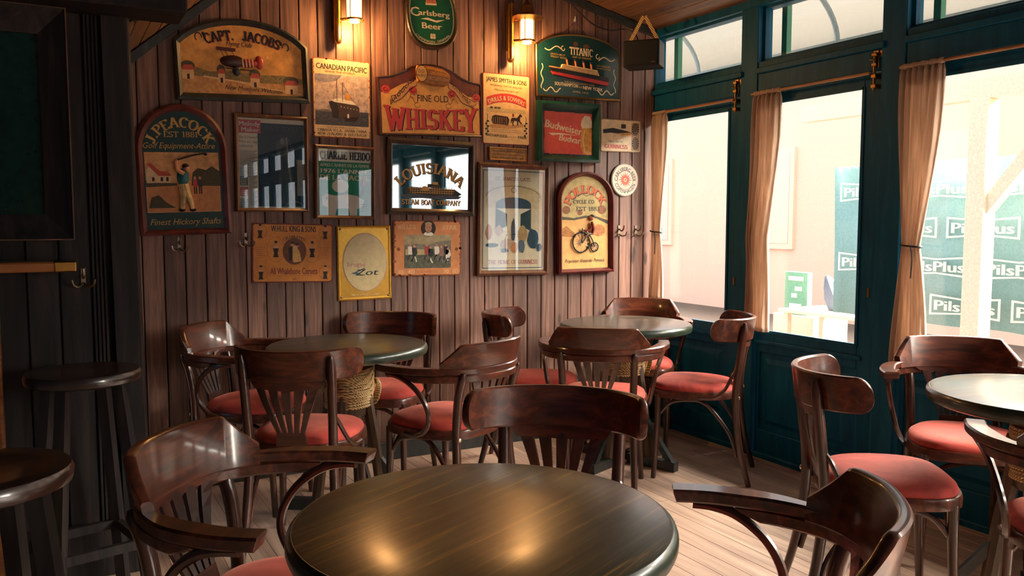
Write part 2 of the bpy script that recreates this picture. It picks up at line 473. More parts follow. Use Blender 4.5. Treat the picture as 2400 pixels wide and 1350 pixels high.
# transom windows and glazed doors
labels_d = {0: 'glazed timber door nearest the corner of the boarded wall', 1: 'glazed timber door in the middle with its curtain drawn aside', 2: 'glazed timber door cut by the right edge, printed banners visible behind it'}
for k, (y0, y1) in enumerate(mods):
    # transom light
    t = MB(); fx0, fx1 = WIN_X+0.0, WIN_X+0.05
    for a, b in (((y0, 2.135), (y1, 2.15)), ((y0, 2.412), (y1, 2.427)), ((y0, 2.15), (y0+0.018, 2.412)), ((y1-0.018, 2.15), (y1, 2.412))):
        t.box((fx0, a[0], a[1]), (fx1, b[0], b[1]), 'joinery')
    tw = struct(t.build('window_%d' % (k+1)), 'transom light above a glazed door' if k > 2 else ['transom light beside the hanging loudspeaker', 'transom light above the middle glazed door', 'transom light at the top right corner'][k])
    MB().box((fx0+0.02, y0+0.018, 2.15), (fx0+0.026, y1-0.018, 2.412), 'window_glass').build('pane', tw)
    # door leaf
    dx0, dx1 = WIN_X-0.005, WIN_X+0.032
    gy0, gy1, gz0, gz1 = y0+0.105, y1-0.028, 0.69, 1.915
    d = MB()
    d.box((dx0, y0+0.004, 0.02), (dx1, gy0, 1.97), 'joinery', 0.003)
    d.box((dx0, gy1, 0.02), (dx1, y1-0.004, 1.97), 'joinery', 0.003)
    d.box((dx0, gy0, gz1), (dx1, gy1, 1.97), 'joinery', 0.003)
    d.box((dx0, gy0, 0.58), (dx1, gy1, gz0), 'joinery', 0.003)
    d.box((dx0, gy0, 0.02), (dx1, gy1, 0.15), 'joinery', 0.003)
    dr = struct(d.build('door_%d' % (k+1)), labels_d.get(k, 'glazed timber door further along the front'))
    MB().box((dx0+0.02, gy0-0.003, gz0-0.003), (dx0+0.026, gy1+0.003, gz1+0.003), 'window_glass').build('pane', dr)
    if k < 4:
        pn = MB(); pn.box((dx0+0.016, gy0, 0.15), (dx0+0.03, gy1, 0.58), 'joinery')
        pn.loft([[(dx0+0.016, gy0+q, 0.15+q), (dx0+0.016, gy1-q, 0.15+q), (dx0+0.016, gy1-q, 0.58-q), (dx0+0.016, gy0+q, 0.58-q)] if j == 0 else
                 [(dx0+0.004, gy0+q, 0.15+q), (dx0+0.004, gy1-q, 0.15+q), (dx0+0.004, gy1-q, 0.58-q), (dx0+0.004, gy0+q, 0.58-q)] for j, q in ((0, 0.035), (1, 0.06))], 'joinery', smooth=False)
        pn.build('door_panel', dr)
        gb = MB()
        for a, b in (((gy0, gz0-0.004), (gy1, gz0+0.012)), ((gy0, gz1-0.012), (gy1, gz1+0.004)), ((gy0-0.004, gz0), (gy0+0.010, gz1)), ((gy1-0.010, gz0), (gy1+0.004, gz1))):
            gb.box((dx0-0.006, a[0], a[1]), (dx0+0.004, b[0], b[1]), 'joinery')
        gb.box((dx0-0.012, gy0-0.03, 0.625), (dx0, gy1+0.03, 0.645), 'joinery', 0.003)
        gb.build('glazing_bead', dr)
        kh = MB(); kh.box((dx0-0.004, y0+0.042, 0.93), (dx0, y0+0.054, 0.975), 'dull_brass', 0.001); kh.build('keyhole_plate', dr)
    if k < 3:
        bl = MB(); yb = y0+0.026; xr = WIN_X-0.030
        bl.box((xr-0.007, yb-0.015, 1.985), (xr, yb+0.015, 2.065), 'dull_brass', 0.002)
        bl.tube([(xr-0.014, yb, 1.885), (xr-0.014, yb, 2.055)], 0.0065, 'dull_brass', 10)
        for z_ in (2.000, 2.045):
            bl.box((xr-0.023, yb-0.013, z_-0.007), (xr-0.005, yb+0.013, z_+0.007), 'dull_brass', 0.002)
        bl.tube([(xr-0.014, yb, 2.022), (xr-0.036, yb+0.012, 2.022)], 0.005, 'dull_brass', 8)
        bl.box((xr-0.023, yb-0.013, 1.895), (dx0, yb+0.013, 1.912), 'dull_brass', 0.002)
        bl.box((xr-0.023, yb-0.013, 1.940), (dx0, yb+0.013, 1.957), 'dull_brass', 0.002)
        bl.box((xr-0.004, yb-0.075, 2.035), (xr, yb-0.018, 2.062), 'dull_brass', 0.001)
        bl.build('slide_bolt', dr)
# --- the unseen rest of the room, plain
struct(MB().box((XL-0.15, YB, 0), (XL, 4.35, 3.0), 'plaster_dark').build('wall_left'), 'dark wall out of sight on the left')
struct(MB().box((XL, YB-0.15, 0), (3.5, YB, 3.0), 'plaster_dark').build('wall_rear'), 'dark wall out of sight behind the camera')

# --- partition at the left: boards, fluted strip, end post
PY = 3.30
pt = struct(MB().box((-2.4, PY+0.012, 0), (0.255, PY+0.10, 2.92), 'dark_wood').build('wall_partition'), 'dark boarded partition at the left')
b = MB(); w = 0.10
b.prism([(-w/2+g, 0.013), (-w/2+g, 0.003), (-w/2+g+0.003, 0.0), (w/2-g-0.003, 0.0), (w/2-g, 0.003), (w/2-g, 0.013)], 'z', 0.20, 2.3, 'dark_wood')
f0 = b.build('plank', pt)
for k in range(9):
    o = f0 if k == 0 else f0.copy()
    if k:
        COL.objects.link(o); o.parent = pt
    o.location = (0.115-w/2-w*k, PY, 0)
MB().box((-1.0, PY-0.02, 0), (0.165, PY, 0.20), 'dark_wood', 0.004).build('skirting', pt)
fs = MB()
for k in range(4):
    fs.box((0.118+k*0.0125, PY-0.008, 0.0), (0.118+k*0.0125+0.009, PY+0.012, 2.3), 'dark_wood', 0.002)
fs.build('fluted_strip', pt)
ps = MB()
def lean(z):
    return 0.263+0.022*(1.97-min(z, 1.97))/1.97
rings = []
for z in (0.0, 2.30):
    xr = lean(z)
    rings.append([(xr-0.092, PY-0.03, z), (xr-0.008, PY-0.03, z), (xr, PY-0.022, z), (xr, PY+0.10, z), (xr-0.092, PY+0.10, z)])
ps.loft(rings, 'dark_wood', smooth=False)
epo = ps.build('end_post', pt)
we = MB()  # lighter wood strip painting the highlight down the post's right edge
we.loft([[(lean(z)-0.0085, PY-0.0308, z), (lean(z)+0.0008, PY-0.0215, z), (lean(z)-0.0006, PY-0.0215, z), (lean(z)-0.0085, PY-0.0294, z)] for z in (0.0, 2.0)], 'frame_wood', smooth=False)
we.build('edge_highlight', epo)
# header beam over the partition
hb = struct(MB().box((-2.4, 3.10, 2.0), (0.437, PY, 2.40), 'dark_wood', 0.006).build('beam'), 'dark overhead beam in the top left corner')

# infill between the steep slope and the flat ceiling above it
struct(MB().prism([(-0.3, 1.62), (1.32, 3.05), (-0.3, 3.05)], 'y', 3.42, 3.46, 'dark_wood').box((XL, 3.42, 0), (-0.3, 3.46, 3.05), 'dark_wood').build('wall_gable'), 'dark boarding above the steep ceiling slope')
# ================================================================== CHAIRS
def rrect(c, tx, up, th, z0, z1, bev):
    """rounded-rectangle ring: c centre (at height 0), tx thickness axis, up axis, thickness th, z0..z1 along up"""
    bev = min(bev, th*0.49, abs(z1-z0)*0.49)
    pts = []
    for a, b in ((-th/2+bev, z0), (th/2-bev, z0), (th/2, z0+bev), (th/2, z1-bev), (th/2-bev, z1), (-th/2+bev, z1), (-th/2, z1-bev), (-th/2, z0+bev)):
        pts.append(tuple(c+tx*a+up*b))
    return pts
def back_curve(phi, zlean=0.0):
    Rr = 0.244
    return Vector((Rr*math.sin(phi), -0.270+0.218*(1-math.cos(phi)), 0)), Vector((math.sin(phi)*0.9, -math.cos(phi), 0)).normalized()
def seat_outline(s=1.0, n=40, yo=0.0):
    out = []
    for k in range(n):
        a = 2*PI*k/n
        cx, sy = math.cos(a), math.sin(a)
        e = 0.62
        x = math.copysign(abs(cx)**e, cx); y = math.copysign(abs(sy)**e, sy)
        wx = 0.213 if y > 0 else 0.213-0.055*abs(y)**1.5
        out.append((x*wx*s, y*0.212*s+yo))
    return out
def make_chair(kind, name, label, group):
    t = thing(name, label, 'chair', group=group)
    # seat frame (bent rail)
    sf = MB(); rings = []
    for s_, z in ((0.955, 0.412), (1.0, 0.416), (1.0, 0.444), (0.985, 0.452), (0.93, 0.454)):
        rings.append([(x, y, z) for x, y in seat_outline(s_)])
    sf.loft(rings, 'chair_wood'); sf.build('seat_frame', t)
    cu = MB(); rings = []
    for s_, z in ((0.945, 0.448), (0.955, 0.458), (0.93, 0.472), (0.84, 0.485), (0.66, 0.493), (0.40, 0.497), (0.12, 0.498)):
        rings.append([(x, y, z) for x, y in seat_outline(s_)])
    cu.loft(rings, 'red_velvet'); cu.build('seat_cushion', t)
    # legs
    for s_ in (-1, 1):
        m = MB(); m.tube(crom([(0.168*s_, 0.158, 0.43), (0.170*s_, 0.163, 0.25), (0.178*s_, 0.178, 0.0)], 4), [0.0185-0.006*k/8 for k in range(9)], 'leg_wood', 10); m.build('leg', t)
    for s_ in (-1, 1):
        m = MB()
        top = (0.168*s_, -0.253, 0.80) if kind == 'side' else (0.168*s_, -0.262, 0.70)
        path = crom([(0.176*s_, -0.285, 0.0), (0.168*s_, -0.235, 0.20), (0.160*s_, -0.213, 0.42), (0.163*s_, -0.228, 0.60), top], 5)
        n = len(path); m.tube(path, [0.0125+0.005*min(1, k/6) if k < n-2 else [0.0155, 0.007][k-n+2] for k in range(n)], 'leg_wood', 10); lg_ = m.build('leg', t)
        sc = MB(); sc.lathe([(0.0, 0.0), (0.008, 0.0), (0.008, 0.003), (0.004, 0.005), (0.0005, 0.0055)], 'screw_metal', 10)
        o = sc.build('screw', lg_); o.location = (0.160*s_, -0.2305, 0.43); o.rotation_euler = (PI/2, 0, 0)
    # bentwood arches under the seat
    for s_ in (-1, 1):
        m = MB(); m.tube(crom([(0.165*s_, 0.150, 0.33), (0.163*s_, 0.10, 0.385), (0.160*s_, 0.02, 0.404), (0.158*s_, -0.06, 0.396), (0.158*s_, -0.13, 0.33), (0.160*s_, -0.195, 0.235), (0.164*s_, -0.225, 0.14)], 5), 0.0095, 'leg_wood', 8); m.build('side_brace', t)
    m = MB(); m.tube(crom([(-0.16, 0.158, 0.32), (-0.11, 0.158, 0.38), (-0.03, 0.158, 0.404), (0.03, 0.158, 0.404), (0.11, 0.158, 0.38), (0.16, 0.158, 0.32)], 5), 0.0095, 'leg_wood', 8); m.build('front_brace', t)
    # fan splat: head, five slats, base
    def sp(x, z):
        phi = math.asin(max(-0.95, min(0.95, x/0.244)))
        p, nn = back_curve(phi)
        k = max(0, min(1, (z-0.46)/0.26))
        yb = -0.198-0.03*k
        y = (1-k)*yb+k*(p.y+(0.0 if kind == 'side' else -0.014))
        return Vector((x, y, z))
    for i in range(-2, 3):
        m = MB(); rings = []
        for q in range(7):
            k = q/6
            z = 0.495+k*0.19; xc = i*(0.0215+0.0295*k); w = 0.0150+0.020*k
            a = sp(xc-w/2, z); b = sp(xc+w/2, z)
            rings.append([(a.x, a.y-0.005, z), (b.x, b.y-0.005, z), (b.x, b.y+0.005, z), (a.x, a.y+0.005, z)])
        m.loft(rings, 'leg_wood', smooth=False); m.build('slat', t)
    m = MB(); rings = []
    for q in range(9):
        x = -0.062+0.124*q/8
        a = sp(x, 0.43); b = sp(x*0.86, 0.50)
        rings.append([(a.x, a.y-0.006, 0.425), (a.x, a.y+0.006, 0.425), (b.x, b.y+0.006, 0.502), (b.x, b.y-0.006, 0.502)])
    m.loft(rings, 'chair_wood', smooth=False); m.build('splat_base', t)
    m = MB(); rings = []
    for q in range(13):
        k = -1+2*q/12
        x = 0.125*k; x2 = 0.145*k
        zt_ = 0.708 if kind == 'side' else 0.690
        a = sp(x, 0.675); b = sp(x2, zt_)
        z0 = 0.668+0.008*abs(k)
        rings.append([(a.x, a.y-0.006, z0), (a.x, a.y+0.006, z0), (b.x, b.y+0.006, zt_), (b.x, b.y-0.006, zt_)])
    m.loft(rings, 'chair_wood', smooth=True); m.build('splat_head', t)
    if kind == 'side':
        m = MB(); rings = []; n = 40; pm = R(80)
        for q in range(n+1):
            k = math.sin(PI/2*(-1+2*q/n)); k = 0.55*k+0.45*math.sin(PI/2*k); phi = pm*k
            p, nn = back_curve(phi)
            e = min(1.0, max(0, (abs(k)-0.85)/0.15))
            z0 = 0.702+0.048*(1-math.sqrt(max(0, 1-e*e))); z1 = 0.818-0.048*(1-math.sqrt(max(0, 1-e*e)))-0.006*k*k
            ring = rrect(Vector((p.x, p.y, 0)), nn, Vector((0, 0, 1)), 0.021, z0, z1, 0.005)
            # the bent board leans back as a whole
            rings.append([(q_[0], q_[1]-(q_[2]-0.70)*0.14, q_[2]+(q_[1]+0.27)*0.06) for q_ in ring])
        m.loft(rings, 'chair_wood'); m.build('crest_rail', t)
        for s_ in (-1, 1):
            m = MB(); m.tube(crom([(0.163*s_, -0.222, 0.575), (0.176*s_, -0.200, 0.545), (0.200*s_, -0.165, 0.475), (0.213*s_, -0.11, 0.438), (0.220*s_, -0.04, 0.432)], 5), 0.0085, 'leg_wood', 8); m.build('knee_brace', t)
    else:
        # bent arm rail: upper lamination to the arm tips, lower lamination stops short
        half = [(0.0, -0.285), (0.10, -0.272), (0.19, -0.222), (0.254, -0.13), (0.281, -0.03), (0.286, 0.03), (0.281, 0.088)]
        full = [(-x, y) for x, y in half[::-1]]+half[1:]
        path = crom([(x, y, 0) for x, y in full], 6); n = len(path)
        def railsweep(k0, k1, z0, z1, w, endtaper):
            mm = MB(); rings = []
            for k in range(k0, k1+1):
                tdir = (path[min(k+1, n-1)]-path[max(k-1, 0)]).normalized(); nn = Vector((tdir.y, -tdir.x, 0))
                e = min(k-k0, k1-k)
                f_ = 1.0 if e >= endtaper else 0.35+0.65*(e/endtaper)
                q_ = min(1.0, max(0.0, (abs(k-(n-1)/2)/((n-1)/2)-0.32)/0.30)); q_ = q_*q_*(3-2*q_)
                ww_ = 0.027+(w-0.027)*q_
                rings.append(rrect(path[k]+Vector((0, 0, 0)), nn, Vector((0, 0, 1)), ww_, z1-(z1-z0)*f_, z1, 0.005))
            mm.loft(rings, 'chair_wood'); return mm
        railsweep(0, n-1, 0.690, 0.718, 0.056, 1).build('arm_rail', t)
        railsweep(13, n-14, 0.660, 0.6905, 0.034, 3).build('arm_rail_lower', t)
        m = MB(); rings = []; q0 = 28
        for q in range(-q0, q0+1):
            k = q/q0; x = 0.222*k
            # follow the rail centre line
            best = min(range(n-1), key=lambda j: abs((path[j].x+path[j+1].x)/2-x)+(0 if path[j].y < -0.1 else 9))
            pa, pb = path[best], path[best+1]
            f_ = (x-pa.x)/(pb.x-pa.x) if abs(pb.x-pa.x) > 1e-6 else 0
            p = pa.lerp(pb, max(0, min(1, f_)))
            tdir = (pb-pa).normalized(); nn = Vector((tdir.y, -tdir.x, 0))
            z1 = 0.832-0.004*k*k
            if abs(x) > 0.165:
                z1 -= (abs(x)-0.165)/0.057*0.075
            up = (Vector((0, 0, 1))+nn*0.20).normalized()
            rings.append(rrect(p-nn*0.145, nn, up, 0.024, 0.700, max(z1, 0.712), 0.005))
        m.loft(rings, 'chair_wood'); m.build('crest_rail', t)
        for s_ in (-1, 1):
            m = MB(); m.tube(crom([(0.285*s_, 0.045, 0.684), (0.284*s_, 0.0, 0.680), (0.277*s_, -0.05, 0.664), (0.264*s_, -0.105, 0.622), (0.250*s_, -0.138, 0.565), (0.238*s_, -0.138, 0.510), (0.227*s_, -0.100, 0.455), (0.219*s_, -0.04, 0.432), (0.214*s_, 0.02, 0.428)], 5), [0.0135-0.003*min(1, k/15) for k in range(41)], 'leg_wood', 8); m.build('arm_support', t)
    return t
def facing(deg):
    return R(deg)
G_SIDE, G_ARM = 'bentwood side chairs with red seats', 'bentwood armchairs with red seats'
side = make_chair('side', 'side_chair', 'armless bentwood chair seen from behind at the rope-bound table left', G_SIDE)
arm = make_chair('arm', 'armchair', 'bentwood armchair left of the front table, its arms reaching right', G_ARM)
# (x, y, yaw) of every chair
side.location = (0.865, 3.24, 0); side.rotation_euler = (0, 0, R(-33))
dup(side, (1.40, 3.87, 0), R(138), 'armless bentwood chair against the wall beyond the left rope-bound table')
dup(side, (2.205, 3.72, 0), R(-128), 'armless bentwood chair at the wall, between the two far tables')
dup(side, (2.855, 3.237, 0), R(42), 'armless bentwood chair standing before the middle glazed door')
dup(side, (1.08, 1.78, 0), R(138.5), 'armless bentwood chair with wide crest just behind the front table')
dup(side, (2.345, 1.742, 0), R(-128.7), 'armless bentwood chair with deep curved crest left of the right-edge table')
arm.location = (0.427, 1.788, 0); arm.rotation_euler = (0, 0, R(-130))
dup(arm, (0.79, 3.86, 0), R(-131), 'bentwood armchair in the far left corner by the post')
dup(arm, (1.43, 3.18, 0), R(22), 'bentwood armchair between the two far tables, turned away left')
dup(arm, (2.29, 3.25, 0), R(-41), 'bentwood armchair with its back to us at the far right table')
dup(arm, (3.00, 3.90, 0), R(138), 'bentwood armchair in the corner beyond the far right table')
dup(arm, (1.027, 1.10, 0), R(48), 'bentwood armchair nearest us, right of the front table, arm toward it')
dup(arm, (3.03, 1.90, 0), R(135), 'bentwood armchair before the right-hand window, behind the right-edge table')
dup(arm, (2.43, 1.155, 0), R(-49), 'bentwood armchair cut off by the right edge of the picture')

# ================================================================== TABLES
def make_table(label):
    t = thing('pedestal_table', label, 'table', group='round pub tables on rope-bound pedestals')
    top = MB(); r = 0.35
    top.lathe([(0.05, 0.712), (r-0.02, 0.705), (r-0.004, 0.712), (r, 0.722), (r, 0.735), (r-0.003, 0.744), (r-0.010, 0.7495)], 'table_edge', 72)
    top.lathe([(r-0.0099, 0.7490), (r-0.016, 0.7505), (0.15, 0.7505), (0.001, 0.7505)], 'table_wood', 72)
    top.build('table_top', t)
    ped = MB(); ped.lathe([(0.15, 0.706), (0.15, 0.69), (0.105, 0.68), (0.092, 0.64), (0.090, 0.46), (0.085, 0.44)], 'spar_wood', 28); ped.build('pedestal', t)
    for k in range(4):
        a = PI/4+PI/2*k; c, s_ = math.cos(a), math.sin(a)
        m = MB(); path = crom([(0.070*c, 0.070*s_, 0.60), (0.095*c, 0.095*s_, 0.44), (0.118*c, 0.118*s_, 0.30), (0.150*c, 0.150*s_, 0.05)], 4)
        m.tube(path, 0.026, 'spar_wood', 8); m.build('leg', t)
        m = MB(); m.bar((0.112*c, 0.112*s_, 0.27), (0.290*c, 0.290*s_, 0.035), 0.030, 0.030, 'frame_slate'); m.build('strut', t)
        m = MB(); m.bar((0.03*c, 0.03*s_, 0.025), (0.315*c, 0.315*s_, 0.025), 0.045, 0.050, 'frame_slate'); m.build('foot', t)
    m = MB(); turns = 15; seg = 26; pts = []
    rr = random.Random(3)
    for k in range(turns*seg+1):
        a = 2*PI*k/seg; tt = k/seg
        z = 0.475+tt*0.0112
        pts.append(((0.1005+0.0014*math.sin(tt*2.1))*math.cos(a), (0.1005+0.0014*math.sin(tt*2.1))*math.sin(a), z+0.002*math.sin(a+tt)))
    m.tube(pts, 0.0058, 'rope', 6)
    # crossing turns and the hanging hank
    for q in range(4):
        ring = [(0.109*math.cos(a), 0.109*math.sin(a), 0.565+0.012*q+(0.035+0.006*q)*math.sin(a+0.5*q)) for a in [2*PI*j/30 for j in range(30)]]
        m.tube(ring, 0.0052, 'rope', 6, closed=True)
    for q in range(3):
        ring = [(0.118+0.004*q+0.012*math.sin(a), 0.022*math.cos(a)*(1+0.2*q)-0.02, 0.535+0.050*math.sin(a)-0.006*q) for a in [2*PI*j/22 for j in range(22)]]
        m.tube(ring, 0.0058, 'rope', 6, closed=True)
    m.build('rope_binding', t)
    return t
T = make_table('round green-brown pub table in the foreground, largest of all')
T.location = (0.667, 1.318, 0)
dup(T, (1.119, 3.526, 0), R(10), 'round pub table at the left below the gold sign, rope pedestal')
dup(T, (2.657, 3.566, 0), R(-24), 'round pub table in the far right corner by the windows')
dup(T, (2.72, 1.44, 0), R(-10), 'round pub table cut by the right edge, top bright with window light')
T.rotation_euler = (0, 0, R(25))
T.children[0].rotation_euler = (0, 0, R(-47))

# ================================================================== BAR STOOLS
def make_stool(label):
    t = thing('bar_stool', label, 'stool', group='dark wooden bar stools')
    m = MB(); r = 0.172
    m.lathe([(0.05, 0.770), (r-0.02, 0.768), (r-0.003, 0.776), (r, 0.786), (r, 0.798), (r-0.005, 0.808), (r-0.03, 0.811), (r-0.06, 0.807), (0.002, 0.805)], 'stool_wood', 48); m.build('seat', t)
    for k in range(4):
        a = PI/4+PI/2*k; c, s_ = math.cos(a), math.sin(a)
        m = MB(); m.bar((0.115*c, 0.115*s_, 0.772), (0.205*c, 0.205*s_, 0.0), 0.034, 0.034, 'dark_wood', up=(c, s_, 0.1)); m.build('leg', t)
    for k in range(4):
        a = PI/4+PI/2*k; b_ = a+PI/2; rr_ = 0.115+0.09*(1-0.24/0.772)
        m = MB(); m.bar((rr_*math.cos(a), rr_*math.sin(a), 0.24), (rr_*math.cos(b_), rr_*math.sin(b_), 0.24), 0.020, 0.030, 'dark_wood'); m.build('rung', t)
    return t
st = make_stool('dark wooden bar stool against the partition, full seat in view')
st.location = (0.07, 2.99, 0); st.rotation_euler = (0, 0, R(14))
dup(st, (-0.150, 1.87, 0), R(20), 'dark wooden bar stool cut off at the lower left edge')
# worn ledge with brass end, on its post
lg = thing('wall_ledge', 'worn wooden drinks ledge with a brass-bound end on the partition', 'ledge', (0, PY, 1.12))
MB().box((-0.9, -0.16, 0.0), (0.005, 0.0, 0.032), 'ledge_wood', 0.005).build('board', lg)
MB().box((0.0, -0.163, -0.002), (0.066, 0.0, 0.034), 'brass', 0.004).build('end_band', lg)
po = MB(); po.box((-0.30, 3.20, 0.0), (-0.165, PY-0.022, 1.119), 'ledge_wood', 0.008)
tag(po.build('ledge_post'), 'worn square post carrying the drinks ledge at the left edge', 'post')
# big framed dark panel on the partition
fr = thing('wall_picture', 'large dark framed panel with green glass in the top left', 'picture frame', (0, PY, 1.225))
X0, X1, Z0, Z1, D0 = -0.85, 0.066, 0.0, 0.775, 0.075
fm = MB()
def mitre(p, q, r_, s_):
    fm.loft([[(p[0], -0.001, p[1]), (p[0], -D0, p[1]), (r_[0], -0.03, r_[1]), (r_[0], -0.001, r_[1])],
             [(q[0], -0.001, q[1]), (q[0], -D0, q[1]), (s_[0], -0.03, s_[1]), (s_[0], -0.001, s_[1])]], 'dark_wood', smooth=False)
wf = 0.085
ou = [(X0, Z0), (X1, Z0), (X1, Z1), (X0, Z1)]; inn = [(X0+wf, Z0+wf), (X1-wf, Z0+wf), (X1-wf, Z1-wf), (X0+wf, Z1-wf)]
for i in range(4):
    mitre(ou[i], ou[(i+1) % 4], inn[i], inn[(i+1) % 4])
fm.build('frame', fr)
ed = MB()  # pale bars round the frame, a highlight put into the outer edge's colour
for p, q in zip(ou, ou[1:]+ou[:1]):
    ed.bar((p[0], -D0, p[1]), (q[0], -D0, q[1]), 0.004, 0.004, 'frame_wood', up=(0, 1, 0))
ed.build('edge_highlight', fr)
MB().box((X0+wf, -0.016, Z0+wf), (X1-wf, -0.001, Z1-wf), paint((12, 40, 34), 0.2, 0.3)).build('panel', fr)
# ================================================================== LETTERING
_tc = {}
def text_geo(txt, font='sans', bold=0.0, shear=0.0):
    """2D mesh of a line of text, cap height 1, baseline 0"""
    key = (txt, font, bold, shear)
    if key in _tc:
        return _tc[key]
    if font == 'serif':
        r = serif_geo(txt, bold)
    else:
        cu = bpy.data.curves.new('t', 'FONT'); cu.body = txt; cu.size = 1.0; cu.shear = shear; cu.resolution_u = 2; cu.fill_mode = 'BOTH' if False else 'FRONT'
        o = bpy.data.objects.new('t', cu)
        me = o.to_mesh()
        k = 1/0.729
        v0 = [(v.co.x*k, v.co.y*k) for v in me.vertices]; f0_ = [list(p.vertices) for p in me.polygons]
        V = []; F = []
        for q, dx in enumerate((0.0,) if bold <= 0 else (-bold, 0.0, bold)):
            b = len(V); V += [(x+dx, y, q) for x, y in v0]; F += [[b+i for i in f] for f in f0_]
        r = (V, F)
        o.to_mesh_clear(); bpy.data.objects.remove(o); bpy.data.curves.remove(cu)
    _tc[key] = r
    return r
def el(cx, cy, rx, ry, a0, a1, n=10):
    return [(cx+rx*math.cos(R(a0+(a1-a0)*k/n)), cy+ry*math.sin(R(a0+(a1-a0)*k/n))) for k in range(n+1)]
